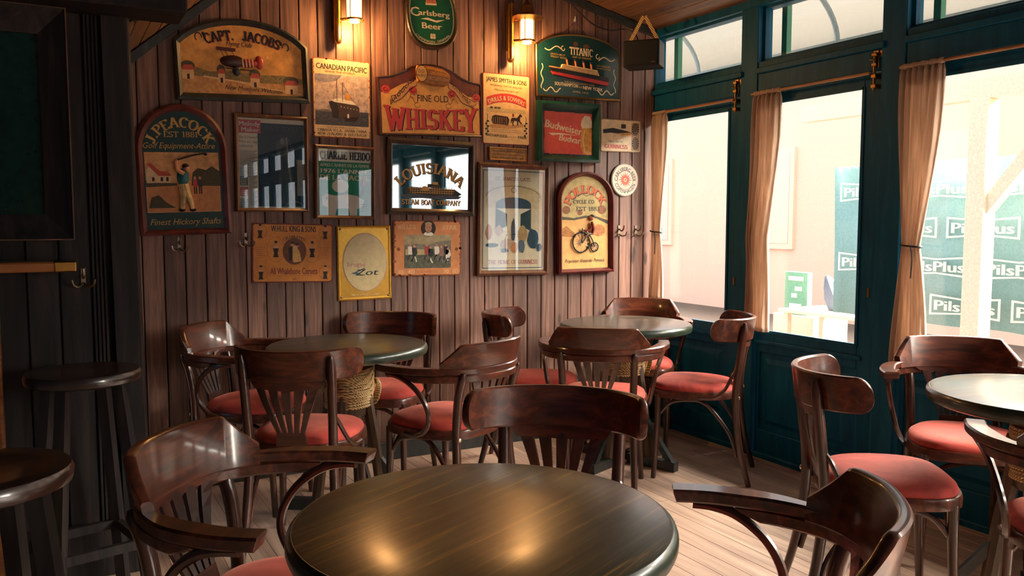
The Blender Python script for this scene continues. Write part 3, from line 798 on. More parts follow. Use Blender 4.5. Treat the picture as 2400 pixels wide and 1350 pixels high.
GL = {
 'A': (0.80, [[(0.04, 0), (0.40, 1)], [(0.40, 1), (0.76, 0)], [(0.17, 0.34), (0.63, 0.34)]], [(0.04, 0), (0.76, 0)]),
 'B': (0.70, [[(0.16, 0), (0.16, 1)], [(0.16, 0.97), (0.38, 0.97)]+el(0.38, 0.75, 0.20, 0.22, 90, -90)+[(0.16, 0.53)], [(0.38, 0.53)]+el(0.40, 0.28, 0.24, 0.25, 90, -90)+[(0.16, 0.03)]], [(0.16, 0), (0.16, 1)]),
 'C': (0.74, [el(0.42, 0.5, 0.33, 0.48, 50, 310, 18)], [(0.64, 0.84)]),
 'D': (0.78, [[(0.16, 0), (0.16, 1)], [(0.16, 0.97), (0.32, 0.97)]+el(0.32, 0.5, 0.36, 0.47, 90, -90, 14)+[(0.16, 0.03)]], [(0.16, 0), (0.16, 1)]),
 'E': (0.66, [[(0.16, 0), (0.16, 1)], [(0.16, 0.97), (0.58, 0.97)], [(0.16, 0.5), (0.46, 0.5)], [(0.16, 0.03), (0.60, 0.03)], [(0.58, 1), (0.58, 0.80)], [(0.60, 0), (0.60, 0.22)]], [(0.16, 0), (0.16, 1)]),
 'F': (0.62, [[(0.16, 0), (0.16, 1)], [(0.16, 0.97), (0.58, 0.97)], [(0.16, 0.5), (0.46, 0.5)], [(0.58, 1), (0.58, 0.80)]], [(0.16, 0), (0.16, 1)]),
 'G': (0.78, [el(0.42, 0.5, 0.33, 0.48, 50, 300, 18)+[(0.66, 0.16), (0.66, 0.42)], [(0.48, 0.42), (0.74, 0.42)]], [(0.64, 0.84)]),
 'H': (0.82, [[(0.16, 0), (0.16, 1)], [(0.66, 0), (0.66, 1)], [(0.16, 0.5), (0.66, 0.5)]], [(0.16, 0), (0.16, 1), (0.66, 0), (0.66, 1)]),
 'I': (0.36, [[(0.18, 0), (0.18, 1)]], [(0.18, 0), (0.18, 1)]),
 'J': (0.56, [[(0.38, 1), (0.38, 0.25)]+el(0.22, 0.22, 0.16, 0.20, 0, -170, 8)], [(0.38, 1)]),
 'K': (0.80, [[(0.16, 0), (0.16, 1)], [(0.20, 0.45), (0.64, 1)], [(0.32, 0.58), (0.70, 0)]], [(0.16, 0), (0.16, 1), (0.64, 1), (0.70, 0)]),
 'L': (0.64, [[(0.16, 0), (0.16, 1)], [(0.16, 0.03), (0.58, 0.03)], [(0.58, 0), (0.58, 0.24)]], [(0.16, 0), (0.16, 1)]),
 'M': (0.98, [[(0.14, 0), (0.14, 1)], [(0.14, 1), (0.48, 0.1)], [(0.48, 0.1), (0.82, 1)], [(0.82, 1), (0.82, 0)]], [(0.14, 0), (0.14, 1), (0.82, 1), (0.82, 0)]),
 'N': (0.82, [[(0.14, 0), (0.14, 1)], [(0.14, 1), (0.68, 0)], [(0.68, 0), (0.68, 1)]], [(0.14, 0), (0.14, 1), (0.68, 1)]),
 'O': (0.82, [el(0.41, 0.5, 0.33, 0.48, 90, 450, 24)], []),
 'P': (0.66, [[(0.16, 0), (0.16, 1)], [(0.16, 0.97), (0.36, 0.97)]+el(0.36, 0.72, 0.23, 0.25, 90, -90)+[(0.16, 0.47)]], [(0.16, 0), (0.16, 1)]),
 'R': (0.76, [[(0.16, 0), (0.16, 1)], [(0.16, 0.97), (0.36, 0.97)]+el(0.36, 0.73, 0.22, 0.24, 90, -90)+[(0.16, 0.49)], [(0.36, 0.49), (0.66, 0)]], [(0.16, 0), (0.16, 1), (0.66, 0)]),
 'S': (0.64, [el(0.33, 0.73, 0.22, 0.24, 35, 250, 12)+el(0.31, 0.26, 0.24, 0.24, 75, -150, 14)], [(0.52, 0.88), (0.10, 0.12)]),
 'T': (0.72, [[(0.36, 0), (0.36, 1)], [(0.06, 0.97), (0.66, 0.97)], [(0.06, 1), (0.06, 0.78)], [(0.66, 1), (0.66, 0.78)]], [(0.36, 0)]),
 'U': (0.80, [[(0.14, 1), (0.14, 0.3)]+el(0.40, 0.28, 0.26, 0.26, 180, 360, 12)+[(0.66, 1)]], [(0.14, 1), (0.66, 1)]),
 'V': (0.78, [[(0.06, 1), (0.40, 0)], [(0.40, 0), (0.72, 1)]], [(0.06, 1), (0.72, 1)]),
 'W': (1.10, [[(0.06, 1), (0.34, 0)], [(0.34, 0), (0.55, 0.9)], [(0.55, 0.9), (0.78, 0)], [(0.78, 0), (1.04, 1)]], [(0.06, 1), (0.55, 0.92), (1.04, 1)]),
 'X': (0.78, [[(0.08, 1), (0.70, 0)], [(0.70, 1), (0.08, 0)]], [(0.08, 1), (0.70, 0), (0.70, 1), (0.08, 0)]),
 'Y': (0.76, [[(0.06, 1), (0.38, 0.48)], [(0.70, 1), (0.38, 0.48)], [(0.38, 0.5), (0.38, 0)]], [(0.06, 1), (0.70, 1), (0.38, 0)]),
 'Z': (0.68, [[(0.08, 0.97), (0.60, 0.97)], [(0.60, 0.97), (0.08, 0.03)], [(0.08, 0.03), (0.62, 0.03)]], []),
 '0': (0.64, [el(0.32, 0.5, 0.24, 0.48, 90, 450, 20)], []), '1': (0.42, [[(0.22, 0), (0.22, 1)]], [(0.22, 0), (0.15, 0.97)]),
 '2': (0.62, [el(0.30, 0.72, 0.22, 0.25, 170, -30, 10)+[(0.08, 0.03), (0.56, 0.03)]], []),
 '3': (0.60, [el(0.28, 0.75, 0.20, 0.22, 150, -80, 10), el(0.28, 0.27, 0.23, 0.25, 85, -150, 12)], []),
 '4': (0.64, [[(0.44, 0), (0.44, 1)], [(0.44, 1), (0.05, 0.3)], [(0.05, 0.3), (0.60, 0.3)]], [(0.44, 0)]),
 '6': (0.62, [el(0.31, 0.30, 0.22, 0.28, 90, 450, 18), [(0.09, 0.32), (0.14, 0.7), (0.44, 0.97)]], []),
 '7': (0.60, [[(0.06, 0.97), (0.54, 0.97)], [(0.54, 0.97), (0.24, 0)]], []),
 '8': (0.62, [el(0.31, 0.74, 0.19, 0.23, 90, 450, 18), el(0.31, 0.27, 0.23, 0.25, 90, 450, 18)], []),
 '9': (0.62, [el(0.31, 0.70, 0.22, 0.28, 90, 450, 18), [(0.53, 0.68), (0.48, 0.3), (0.18, 0.03)]], []),
 '.': (0.30, [[(0.15, 0.0), (0.15, 0.16)]], []), ',': (0.30, [[(0.15, 0.14), (0.10, -0.12)]], []), "'": (0.24, [[(0.12, 1.0), (0.12, 0.76)]], []), '-': (0.5, [[(0.1, 0.42), (0.42, 0.42)]], []),
 '&': (0.86, [[(0.76, 0.05), (0.24, 0.72)]+el(0.37, 0.80, 0.15, 0.17, 200, -30, 10)+[(0.20, 0.45)]+el(0.32, 0.25, 0.24, 0.24, 140, 330, 12)+[(0.72, 0.5)]], []),
 ' ': (0.42, [], []),
}
def stroke2(pts, thick, thin):
    n = len(pts); L = []; Rr = []
    for i, p in enumerate(pts):
        a = pts[max(i-1, 0)]; b = pts[min(i+1, n-1)]
        dx, dy = b[0]-a[0], b[1]-a[1]; l = math.hypot(dx, dy) or 1e-6
        w = (thin+(thick-thin)*abs(dy/l)**1.3)/2
        L.append((p[0]-dy/l*w, p[1]+dx/l*w)); Rr.append((p[0]+dy/l*w, p[1]-dx/l*w))
    v = L+Rr
    return v, [(i, n+i, n+i+1, i+1) for i in range(n-1)]
def serif_geo(txt, bold):
    thick = 0.17+bold*2; thin = 0.065+bold*0.8
    V = []; F = []; x = 0.0
    for ch in txt:
        w, st_, se = GL.get(ch.upper(), GL[' ']); lay = 0
        for pts in st_:
            v, f = stroke2(pts, thick, thin)
            b = len(V); V += [(p[0]+x, p[1], lay) for p in v]; F += [[b+i for i in q] for q in f]
            lay += 1
        for sx, sy in se:
            b = len(V); h = 0.07; hw = thick*0.5+0.075
            y0 = sy if sy < 0.5 else sy-h
            V += [(x+sx-hw, y0, lay), (x+sx+hw, y0, lay), (x+sx+hw, y0+h, lay), (x+sx-hw, y0+h, lay)]; F.append([b, b+1, b+2, b+3]); lay += 1
        x += w+0.06
    return V, F

# ================================================================== SIGN BUILDER
class Sign:
    """board hung on the back wall; art is laid out in fractions u (right), v (down) of the board"""
    def __init__(s, name, label, cat, tl, tr, br, bl, lift=0.004, group=None):
        A, B, C, D = [on_wall(*p) for p in (tl, tr, br, bl)]
        s.W = ((B-A).length+(C-D).length)/2; s.H = ((A-D).length+(B-C).length)/2
        c = (A+B+C+D)/4; d = (B-A)+(C-D)
        s.tilt = math.atan2(d.y, d.x)
        s.root = thing(name, label, cat, (c.x, WALL_Y-lift, c.y), (0, -s.tilt, 0), group)
        s.parts = {}; s.order = []; s.k = 0
    def P(s, u, v, d):
        return ((u-0.5)*s.W, -d, (0.5-v)*s.H)
    def mb(s, part):
        if part not in s.parts:
            s.parts[part] = MB(); s.order.append(part)
        return s.parts[part]
    def poly(s, part, pts, mat, d):
        m = s.mb(part); m.add([s.P(u, v, d) for u, v in pts], [list(range(len(pts)))[::-1]], mat)
    def slab(s, part, pts, mat, d0, d1, smooth=False):
        m = s.mb(part); n = len(pts)
        m.add([s.P(u, v, d0) for u, v in pts]+[s.P(u, v, d1) for u, v in pts], [list(range(n)), list(range(n, 2*n))[::-1]]+[(i, n+i, n+(i+1) % n, (i+1) % n) for i in range(n)], mat)
    def frame(s, part, outer, inner, mat, d0, d1, din=None):
        """moulded frame between two outlines with equal counts"""
        m = s.mb(part); n = len(outer); din = d1 if din is None else din
        mid = [((o[0]*0.6+i[0]*0.4), (o[1]*0.6+i[1]*0.4)) for o, i in zip(outer, inner)]
        loops = [(outer, d0), (outer, d1*0.8), (mid, d1), (inner, din), (inner, d0)]
        v = [s.P(u, w_, d) for lp, d in loops for u, w_ in lp]; f = []
        for k in range(len(loops)-1):
            for i in range(n):
                j = (i+1) % n
                f.append((k*n+i, k*n+j, (k+1)*n+j, (k+1)*n+i))
        m.add(v, f, mat)
    def ell(s, part, cu, cv, ru, rv, mat, d, n=24, a0=0, a1=360):
        full = abs(a1-a0) >= 360
        s.poly(part, [(cu+ru*math.cos(R(a0+(a1-a0)*k/n)), cv+rv*math.sin(R(a0+(a1-a0)*k/n))) for k in range(n if full else n+1)], mat, d)
    def ring(s, part, cu, cv, ru, rv, w, mat, d, n=32, a0=0, a1=360):
        pts = [(cu+ru*math.cos(R(a0+(a1-a0)*k/n)), cv+rv*math.sin(R(a0+(a1-a0)*k/n))) for k in range(n+1)]
        s.line(part, pts, w, mat, d)
    def line(s, part, pts, w, mat, d):
        """w as fraction of sign width"""
        P2 = [((u-0.5)*s.W, (0.5-v)*s.H) for u, v in pts]; n = len(P2)
        L = []; Rr = []
        for i, p in enumerate(P2):
            a = P2[max(i-1, 0)]; b = P2[min(i+1, n-1)]
            dx, dy = b[0]-a[0], b[1]-a[1]; l = math.hypot(dx, dy) or 1e-6
            h = w*s.W/2
            L.append((p[0]-dy/l*h, -d, p[1]+dx/l*h)); Rr.append((p[0]+dy/l*h, -d, p[1]-dx/l*h))
        s.mb(part).add(L+Rr, [(i, n+i, n+i+1, i+1) for i in range(n-1)], mat)
    def rect(s, part, u0, v0, u1, v1, mat, d):
        s.poly(part, [(u0, v0), (u1, v0), (u1, v1), (u0, v1)], mat, d)
    def dome(s, part, cu, cv, ru, rv, mat, d, h, n=20, rings=5):
        m = s.mb(part); rr_ = []
        for k in range(rings+1):
            a = PI/2*k/rings
            q = math.cos(a) if k < rings else 0.02
            rr_.append([s.P(cu+ru*q*math.cos(2*PI*i/n), cv+rv*q*math.sin(2*PI*i/n), d+h*math.sin(a)) for i in range(n)])
        m.loft(rr_, mat)
    def text(s, txt, cu, cv, h, mat, d, w=None, font='sans', bold=0.0, shear=0.0, arc=None, skew=0.0, part='lettering', grow=None):
        """cap height h (fraction of sign height), centred on (cu,cv); w = width fraction; arc = radius in sign widths (+ arches up)"""
        tv, tf = text_geo(txt, font, bold, shear)
        if not tv:
            return
        x0 = min(p[0] for p in tv); x1 = max(p[0] for p in tv); wd_ = x1-x0
        hm = h*s.H; sx = hm if w is None else w*s.W/wd_
        out = []
        for x, y, lay in tv:
            X = (x-x0-wd_/2)*sx; Y = (y-0.5)*hm
            if grow:
                Y *= 1+grow*(2*abs(X)/(wd_*sx))**2
            if arc:
                Rm = arc*s.W; th = X/Rm
                X, Y = (Rm+Y)*math.sin(th), (Rm+Y)*math.cos(th)-Rm
            Y += X*skew
            out.append((X+(cu-0.5)*s.W, -d-lay*0.00004, Y+(0.5-cv)*s.H))
        key = '%s#%d' % (part, s.k); s.k += 1
        s.mb(key).add(out, tf, mat)
    def done(s):
        for k in s.order:
            nm = k.split('#')[0]
            if nm in ('ribbon', 'scrollwork', 'emblem'):
                for q in loose(s.parts[k]):
                    q.build(nm, s.root)
                continue
            o = s.parts[k].build(nm, s.root)
            if nm in ('rust_spots', 'columns_of_text', 'small_print', 'ornament'):
                o['kind'] = 'stuff'
        return s.root
def loose(mb):
    par = list(range(len(mb.v)))
    def find(a):
        while par[a] != a:
            par[a] = par[par[a]]; a = par[a]
        return a
    for f in mb.f:
        for i in f[1:]:
            par[find(i)] = find(f[0])
    groups = {}
    for k, f in enumerate(mb.f):
        groups.setdefault(find(f[0]), []).append(k)
    out = []
    for ks in groups.values():
        q = MB(); idx = {}
        for k in ks:
            for i in mb.f[k]:
                if i not in idx:
                    idx[i] = len(q.v); q.v.append(mb.v[i])
            q.f.append([idx[i] for i in mb.f[k]]); q.sm.append(mb.sm[k]); q.m.append(q.mi(mb.mats[mb.m[k]]))
        out.append(q)
    return out
def RECT(m=0.0, mv=None):
    mv = m if mv is None else mv
    return [(m, mv), (1-m, mv), (1-m, 1-mv), (m, 1-mv)]
def ARCH(shoulder, m=0.0, mt=0.0, mb=0.0, n=20, round_=False):
    """straight sides with a segmental or round head; shoulder = v of the springing"""
    pts = [(m, 1-mb)]
    for k in range(n+1):
        a = k/n
        if round_:
            u = 0.5-(0.5-m)*math.cos(PI*a); v = shoulder-(shoulder-mt)*math.sin(PI*a)
        else:
            u = m+(1-2*m)*a
            # circular segment
            q = (2*a-1); v = mt+(shoulder-mt)*(1-math.sqrt(max(0, 1-(q*0.88)**2)))/(1-math.sqrt(1-0.88**2))
        pts.append((u, v))
    pts.append((1-m, 1-mb))
    return pts
K = paint((24, 22, 26), 0.5, 0.1)
CREAM = paint((232, 208, 168), 0.5, 0.15)
WHITE = paint((238, 228, 208), 0.5, 0.1)
PAPER = paint((226, 212, 186), 0.6, 0.1)
RED = paint((196, 62, 58), 0.5, 0.2)
DKRED = paint((130, 40, 38), 0.5, 0.2)
GOLDP = paint((206, 158, 84), 0.45, 0.2)
OCHRE = paint((214, 150, 70), 0.5, 0.3)
GREEN = paint((22, 96, 66), 0.4, 0.15)
DKGREEN = paint((20, 62, 56), 0.45, 0.2)
TEAL = paint((20, 58, 62), 0.4, 0.2)
BROWN = paint((92, 58, 38), 0.6, 0.3)
DKBR = paint((52, 34, 28), 0.6, 0.3)
GREY = paint((120, 112, 108), 0.6, 0.3)
SKY = paint((186, 176, 176), 0.6, 0.45, scale=60)
BLUEG = paint((92, 108, 122), 0.6, 0.3)
SAND = paint((204, 148, 92), 0.6, 0.35, scale=50)
TREE = paint((84, 78, 58), 0.7, 0.45, scale=120)
SKIN = paint((206, 146, 112), 0.6, 0.2)
ROOF = paint((188, 84, 66), 0.6, 0.2)

# ---- 1 flying club, long arched board -----------------------------------------------------
s = Sign('pub_sign', 'long arched flying-club sign with a flying machine, slate frame', 'sign', (407, 40), (719, 56), (717, 247), (407, 230))
ou = ARCH(0.30, 0.0, 0.0, 0.0); inn = ARCH(0.335, 0.045, 0.075, 0.085)
s.slab('board', ARCH(0.31, 0.01, 0.02, 0.01), paint((222, 158, 82), 0.5, 0.4, scale=14), 0.0, 0.014)
s.frame('frame', ou, inn, 'frame_slate', 0.0, 0.036, 0.018)
d = 0.0145
s.poly('landscape', [(0.05, 0.66), (0.2, 0.68), (0.35, 0.70), (0.6, 0.72), (0.95, 0.74), (0.95, 0.91), (0.05, 0.91)], SAND, d)
s.poly('landscape', [(0.05, 0.62), (0.14, 0.60), (0.25, 0.65), (0.4, 0.63), (0.6, 0.67), (0.8, 0.66), (0.95, 0.70), (0.95, 0.77), (0.55, 0.76), (0.2, 0.71), (0.05, 0.70)], paint((136, 116, 76), 0.7, 0.5, scale=90), d+0.0004)
for cu, cv, w in ((0.09, 0.66, 0.085), (0.33, 0.69, 0.05), (0.58, 0.73, 0.07), (0.86, 0.80, 0.10)):
    s.ell('landscape', cu, cv-0.07, w*0.62, 0.06, TREE, d+0.0006, 14)
    s.rect('landscape', cu-w/2, cv-0.02, cu+w/2, cv+0.09, paint((222, 178, 128), 0.6, 0.2), d+0.0009)
    s.poly('landscape', [(cu-w*0.6, cv-0.02), (cu-w*0.3, cv-0.08), (cu+w*0.4, cv-0.08), (cu+w*0.6, cv-0.02)], ROOF, d+0.0011)
    s.rect('landscape', cu-0.008, cv+0.03, cu+0.010, cv+0.09, DKBR, d+0.0012)
s.line('landscape', [(0.2, 0.71), (0.45, 0.76), (0.7, 0.84), (0.94, 0.89)], 0.012, paint((226, 186, 130), 0.6, 0.2), d+0.0008)
s.text('CAPT.  JACOBS', 0.51, 0.205, 0.115, DKRED, d+0.0004, w=0.585, font='serif', bold=0.03, arc=0.85, skew=-0.035, part='letter_shadow')
s.text('CAPT.  JACOBS', 0.505, 0.195, 0.115, K, d+0.001, w=0.585, font='serif', bold=0.03, arc=0.85, skew=-0.035)
s.text('Flying Club', 0.475, 0.300, 0.062, K, d+0.001, w=0.19, bold=0.01, shear=0.25, skew=-0.04)
s.text('New Members Welcome', 0.57, 0.845, 0.055, K, d+0.0016, w=0.44, shear=0.45, skew=-0.05)
for sg, cu in ((1, 0.185), (-1, 0.825)):
    s.line('scrollwork', [(cu+sg*0.02*math.cos(a)-sg*0.010*a*0.3, 0.25-0.05*math.sin(a)-0.004*a+(0.07 if sg < 0 else 0)) for a in [k*0.35 for k in range(14)]], 0.008, K, d+0.001)
    s.ell('scrollwork', cu+sg*0.03, 0.20+(0.07 if sg < 0 else 0), 0.010, 0.022, K, d+0.001, 10)
# relief flying machine
s.dome('aircraft', 0.42, 0.515, 0.095, 0.075, paint((60, 34, 34), 0.35, 0.3), d, 0.020)
s.dome('aircraft', 0.535, 0.53, 0.085, 0.055, paint((150, 48, 44), 0.35, 0.3), d, 0.014)
s.dome('aircraft', 0.62, 0.515, 0.034, 0.085, paint((160, 54, 48), 0.35, 0.3), d, 0.010)
for k in range(4):
    s.line('aircraft', [(0.49+0.025*k, 0.48), (0.495+0.025*k, 0.585)], 0.007, CREAM, d+0.0155)
s.slab('aircraft', [(0.305, 0.350), (0.445, 0.362), (0.44, 0.398), (0.31, 0.386)], paint((84, 36, 32), 0.4, 0.3), d, d+0.012)
for u in (0.345, 0.375, 0.425):
    s.line('aircraft', [(u-0.01, 0.385), (u+0.012, 0.48)], 0.004, K, d+0.010)
s.dome('aircraft', 0.445, 0.625, 0.032, 0.065, paint((44, 46, 46), 0.4, 0.3), d, 0.012)
s.line('aircraft', [(0.36, 0.605), (0.56, 0.625)], 0.008, K, d+0.012)
s.done()

# ---- 2 golf shop, round-headed -----------------------------------------------------------
s = Sign('pub_sign', 'round-headed green golf shop sign with a relief golfer', 'sign', (313, 245), (529, 247), (536, 549), (324, 551))
s.slab('board', ARCH(0.35, 0.02, 0.015, 0.01, 24, True), paint((22, 60, 58), 0.45, 0.25), 0.0, 0.014)
s.frame('frame', ARCH(0.35, 0.0, 0.0, 0.0, 24, True), ARCH(0.36, 0.075, 0.05, 0.045, 24, True), 'frame_red', 0.0, 0.034, 0.016)
d = 0.0145
s.rect('picture', 0.09, 0.365, 0.90, 0.825, paint((214, 160, 106), 0.6, 0.35, scale=22), d)
s.rect('picture', 0.10, 0.60, 0.89, 0.82, paint((206, 138, 90), 0.6, 0.25, scale=30), d+0.0003)
s.poly('picture', [(0.09, 0.58), (0.25, 0.60), (0.42, 0.60), (0.42, 0.62), (0.09, 0.63)], TREE, d+0.0006)
s.poly('picture', [(0.10, 0.50), (0.16, 0.45), (0.24, 0.51), (0.36, 0.54), (0.36, 0.595), (0.10, 0.60)], paint((224, 190, 150), 0.6, 0.2), d+0.0007)
s.poly('picture', [(0.11, 0.455), (0.15, 0.445), (0.25, 0.51), (0.33, 0.51), (0.37, 0.545), (0.23, 0.545)], ROOF, d+0.0009)
for u in (0.16, 0.25, 0.31):
    s.rect('picture', u, 0.555, u+0.025, 0.585, DKBR, d+0.001)
s.poly('picture', [(0.58, 0.62), (0.60, 0.52), (0.66, 0.485), (0.75, 0.50), (0.82, 0.47), (0.90, 0.51), (0.90, 0.625)], TREE, d+0.0006)
for u, c_ in ((0.60, RED), (0.655, paint((70, 60, 60), 0.6, 0.2))):
    s.rect('picture', u, 0.575, u+0.045, 0.63, c_, d+0.001); s.rect('picture', u+0.004, 0.63, u+0.018, 0.685, DKBR, d+0.001); s.rect('picture', u+0.026, 0.63, u+0.040, 0.685, DKBR, d+0.001)
    s.ell('picture', u+0.022, 0.562, 0.016, 0.013, SKIN, d+0.001, 10)
s.poly('picture', [(0.11, 0.79), (0.14, 0.71), (0.22, 0.69), (0.30, 0.75), (0.40, 0.79)], TREE, d+0.0008)
s.text('J.PEACOCK', 0.49, 0.135, 0.075, GOLDP, d, w=0.88, font='serif', bold=0.02, arc=0.36)
s.text('EST 1881', 0.495, 0.228, 0.042, GOLDP, d, w=0.37, font='serif')
s.text('Golf Equipment-Attire', 0.475, 0.312, 0.046, GOLDP, d, w=0.78, shear=0.35)
s.text('Finest Hickory Shafts', 0.5, 0.895, 0.050, GOLDP, d, w=0.78, shear=0.35)
# golfer relief: one continuous figure with two tone clothing
def limb(part, pts, rad, mat, d0):
    m = s.mb(part); m.tube([s.P(u, v, d0+q) for (u, v, q) in pts], rad, mat, 8)
limb('golfer', [(0.475, 0.61, 0.008), (0.485, 0.69, 0.010), (0.470, 0.76, 0.009), (0.465, 0.80, 0.006)], [0.017, 0.015, 0.011, 0.009], paint((226, 196, 138), 0.5, 0.3), d)
limb('golfer', [(0.505, 0.61, 0.008), (0.530, 0.69, 0.010), (0.565, 0.755, 0.009), (0.575, 0.80, 0.006)], [0.017, 0.015, 0.011, 0.009], paint((226, 196, 138), 0.5, 0.3), d)
s.dome('golfer', 0.492, 0.555, 0.066, 0.068, paint((24, 104, 116), 0.4, 0.25), d, 0.020)
s.dome('golfer', 0.535, 0.485, 0.036, 0.030, SKIN, d, 0.020)
s.dome('golfer', 0.53, 0.472, 0.040, 0.022, DKBR, d, 0.021)
limb('golfer', [(0.50, 0.53, 0.014), (0.43, 0.50, 0.016), (0.42, 0.44, 0.016), (0.435, 0.425, 0.015)], [0.011, 0.010, 0.008, 0.007], SKIN, d)
for u in (0.455, 0.575):
    s.dome('golfer', u+0.005, 0.808, 0.038, 0.014, K, d, 0.012)
for k in range(3):
    s.line('golfer', [(0.452+0.018*k, 0.62), (0.455+0.018*k, 0.78)], 0.004, DKBR, d+0.0245)
limb('golf_club', [(0.435, 0.425, 0.016), (0.60, 0.390, 0.014), (0.745, 0.372, 0.010)], 0.0035, K, d)
s.dome('golf_club', 0.755, 0.378, 0.022, 0.012, K, d, 0.014)
s.done()

# ---- 3 music paper, framed ----------------------------------------------------------------
def framed(name, label, tl, tr, br, bl, mat, fw, fh, depth, paper):
    s = Sign(name, label, 'picture', tl, tr, br, bl)
    s.slab('backing', RECT(0.01), paper, 0.0, 0.008)
    s.frame('frame', RECT(0.0), RECT(fw, fh), mat, 0.0, depth, 0.012)
    return s
def glass(s, fw, fh, d=0.0115):
    s.slab('glass_pane', RECT(fw*0.9, fh*0.9), 'picture_glass', d, d+0.0015)
s = framed('framed_newspaper', 'framed music newspaper front page in a thin wooden frame', (547, 266), (717, 275), (723, 498), (551, 495), 'frame_wood', 0.05, 0.04, 0.024, PAPER)
d = 0.0085
s.rect('photo', 0.31, 0.085, 0.945, 0.945, paint((22, 24, 26), 0.4, 0.3), d)
s.rect('masthead', 0.06, 0.06, 0.355, 0.195, RED, d+0.0004)
s.text('Melody', 0.205, 0.098, 0.048, WHITE, d+0.0008, w=0.28, bold=0.03)
s.text('Maker', 0.215, 0.158, 0.048, WHITE, d+0.0008, w=0.24, bold=0.03)
for k, tx in enumerate(('Ex-Cream?', 'Not us, say', 'Lifetime')):
    s.text(tx, 0.185-0.03*(k == 2), 0.235+0.045*k, 0.026, K, d+0.0004, w=(0.23, 0.24, 0.17)[k], bold=0.01)
for k in range(26):
    v = 0.375+0.0105*k
    if 0.515 < v < 0.54:
        continue
    s.rect('columns_of_text', 0.062, v, 0.30-0.02*(k % 3), v+0.0045, GREY, d+0.0003)
s.text('ALSO A STEREO DAY', 0.185, 0.527, 0.013, K, d+0.0004, w=0.21, bold=0.02)
for v0, c_ in ((0.64, GREY), (0.75, RED), (0.865, GREY)):
    s.rect('columns_of_text', 0.062, v0, 0.17, v0+0.09, c_, d+0.0004)
    for k in range(4):
        s.rect('columns_of_text', 0.07, v0+0.012+0.02*k, 0.15, v0+0.019+0.02*k, PAPER, d+0.0006)
for k in range(24):
    s.rect('columns_of_text', 0.185, 0.64+0.0125*k, 0.295-0.015*(k % 4), 0.645+0.0125*k, GREY, d+0.0003)
s.text('LAST EXIT', 0.62, 0.135, 0.055, paint((62, 62, 60), 0.5, 0.2), d+0.0006, w=0.54, bold=0.03)
# stage photo: player with long guitar neck
GRY2 = paint((120, 116, 108), 0.5, 0.4); GRY3 = paint((62, 62, 62), 0.5, 0.4)
s.poly('photo', [(0.55, 0.28), (0.64, 0.25), (0.72, 0.33), (0.76, 0.52), (0.82, 0.92), (0.56, 0.93), (0.60, 0.60)], GRY3, d+0.0004)
s.line('photo', [(0.70, 0.22), (0.735, 0.55), (0.79, 0.87)], 0.028, GRY2, d+0.0008)
s.line('photo', [(0.60, 0.43), (0.72, 0.38), (0.94, 0.31)], 0.020, GRY2, d+0.0009)
s.line('photo', [(0.73, 0.24), (0.86, 0.52), (0.93, 0.90)], 0.006, GRY2, d+0.0009)
s.ell('photo', 0.645, 0.265, 0.035, 0.035, GRY2, d+0.0006, 14)
s.ring('photo', 0.80, 0.95, 0.12, 0.06, 0.012, GRY2, d+0.0006, a0=180, a1=360)
s.rect('photo', 0.845, 0.45, 0.94, 0.83, paint((150, 140, 126), 0.6, 0.35, scale=260), d+0.0007)
glass(s, 0.05, 0.04); s.done()

# ---- 4 ocean liner tin plate --------------------------------------------------------------
def plate(name, label, tl, tr, br, bl, mat, edge=None, r=0.03):
    s = Sign(name, label, 'sign', tl, tr, br, bl)
    asp = s.W/s.H
    pts = []
    for cu, cv, a0 in ((1-r, r*asp, -90), (1-r, 1-r*asp, 0), (r, 1-r*asp, 90), (r, r*asp, 180)):
        pts += [(cu+r*math.cos(R(a0+30*k)), cv+r*asp*math.sin(R(a0+30*k))) for k in range(4)]
    s.slab('plate', pts, edge or mat, 0.0, 0.003)
    m_ = 0.016
    s.slab('plate', [(0.5+(u-0.5)*(1-2*m_), 0.5+(v-0.5)*(1-2*m_*asp)) for u, v in pts], mat, 0.003, 0.0036)
    rr_ = random.Random(len(label))
    return s
RUST = paint((150, 84, 48), 0.7, 0.5, scale=120)
s = plate('tin_sign', 'tall cream tin sign with a steamship at sea, rusted edge', (731, 133), (865, 147), (869, 327), (734, 321), paint((232, 196, 146), 0.45, 0.2), RUST)
d = 0.0040
s.rect('picture', 0.035, 0.20, 0.965, 0.84, paint((196, 172, 158), 0.5, 0.5, scale=40), d)
s.poly('picture', [(0.035, 0.20), (0.5, 0.2), (0.42, 0.27), (0.2, 0.31), (0.035, 0.28)], paint((140, 132, 140), 0.5, 0.5, scale=50), d+0.0003)
s.rect('picture', 0.035, 0.655, 0.965, 0.84, paint((74, 76, 82), 0.5, 0.6, scale=90), d+0.0003)
s.poly('picture', [(0.265, 0.545), (0.32, 0.535), (0.40, 0.545), (0.43, 0.60), (0.44, 0.755), (0.34, 0.745), (0.315, 0.66)], paint((46, 38, 38), 0.5, 0.3), d+0.0006)
s.poly('picture', [(0.40, 0.545), (0.72, 0.56), (0.80, 0.60), (0.79, 0.735), (0.44, 0.755), (0.43, 0.60)], paint((78, 60, 54), 0.5, 0.3), d+0.0006)
for k in range(6):
    s.ell('picture', 0.48+0.055*k, 0.60+0.006*k, 0.008, 0.006, WHITE, d+0.0009, 8)
s.poly('picture', [(0.035, 0.66), (0.20, 0.64), (0.33, 0.66), (0.33, 0.675), (0.035, 0.675)], GREY, d+0.0005)
for k in range(9):
    s.line('picture', [(0.06+0.10*k, 0.70+0.03*(k % 3)), (0.13+0.10*k, 0.695+0.03*(k % 3))], 0.006, GREY, d+0.0005)
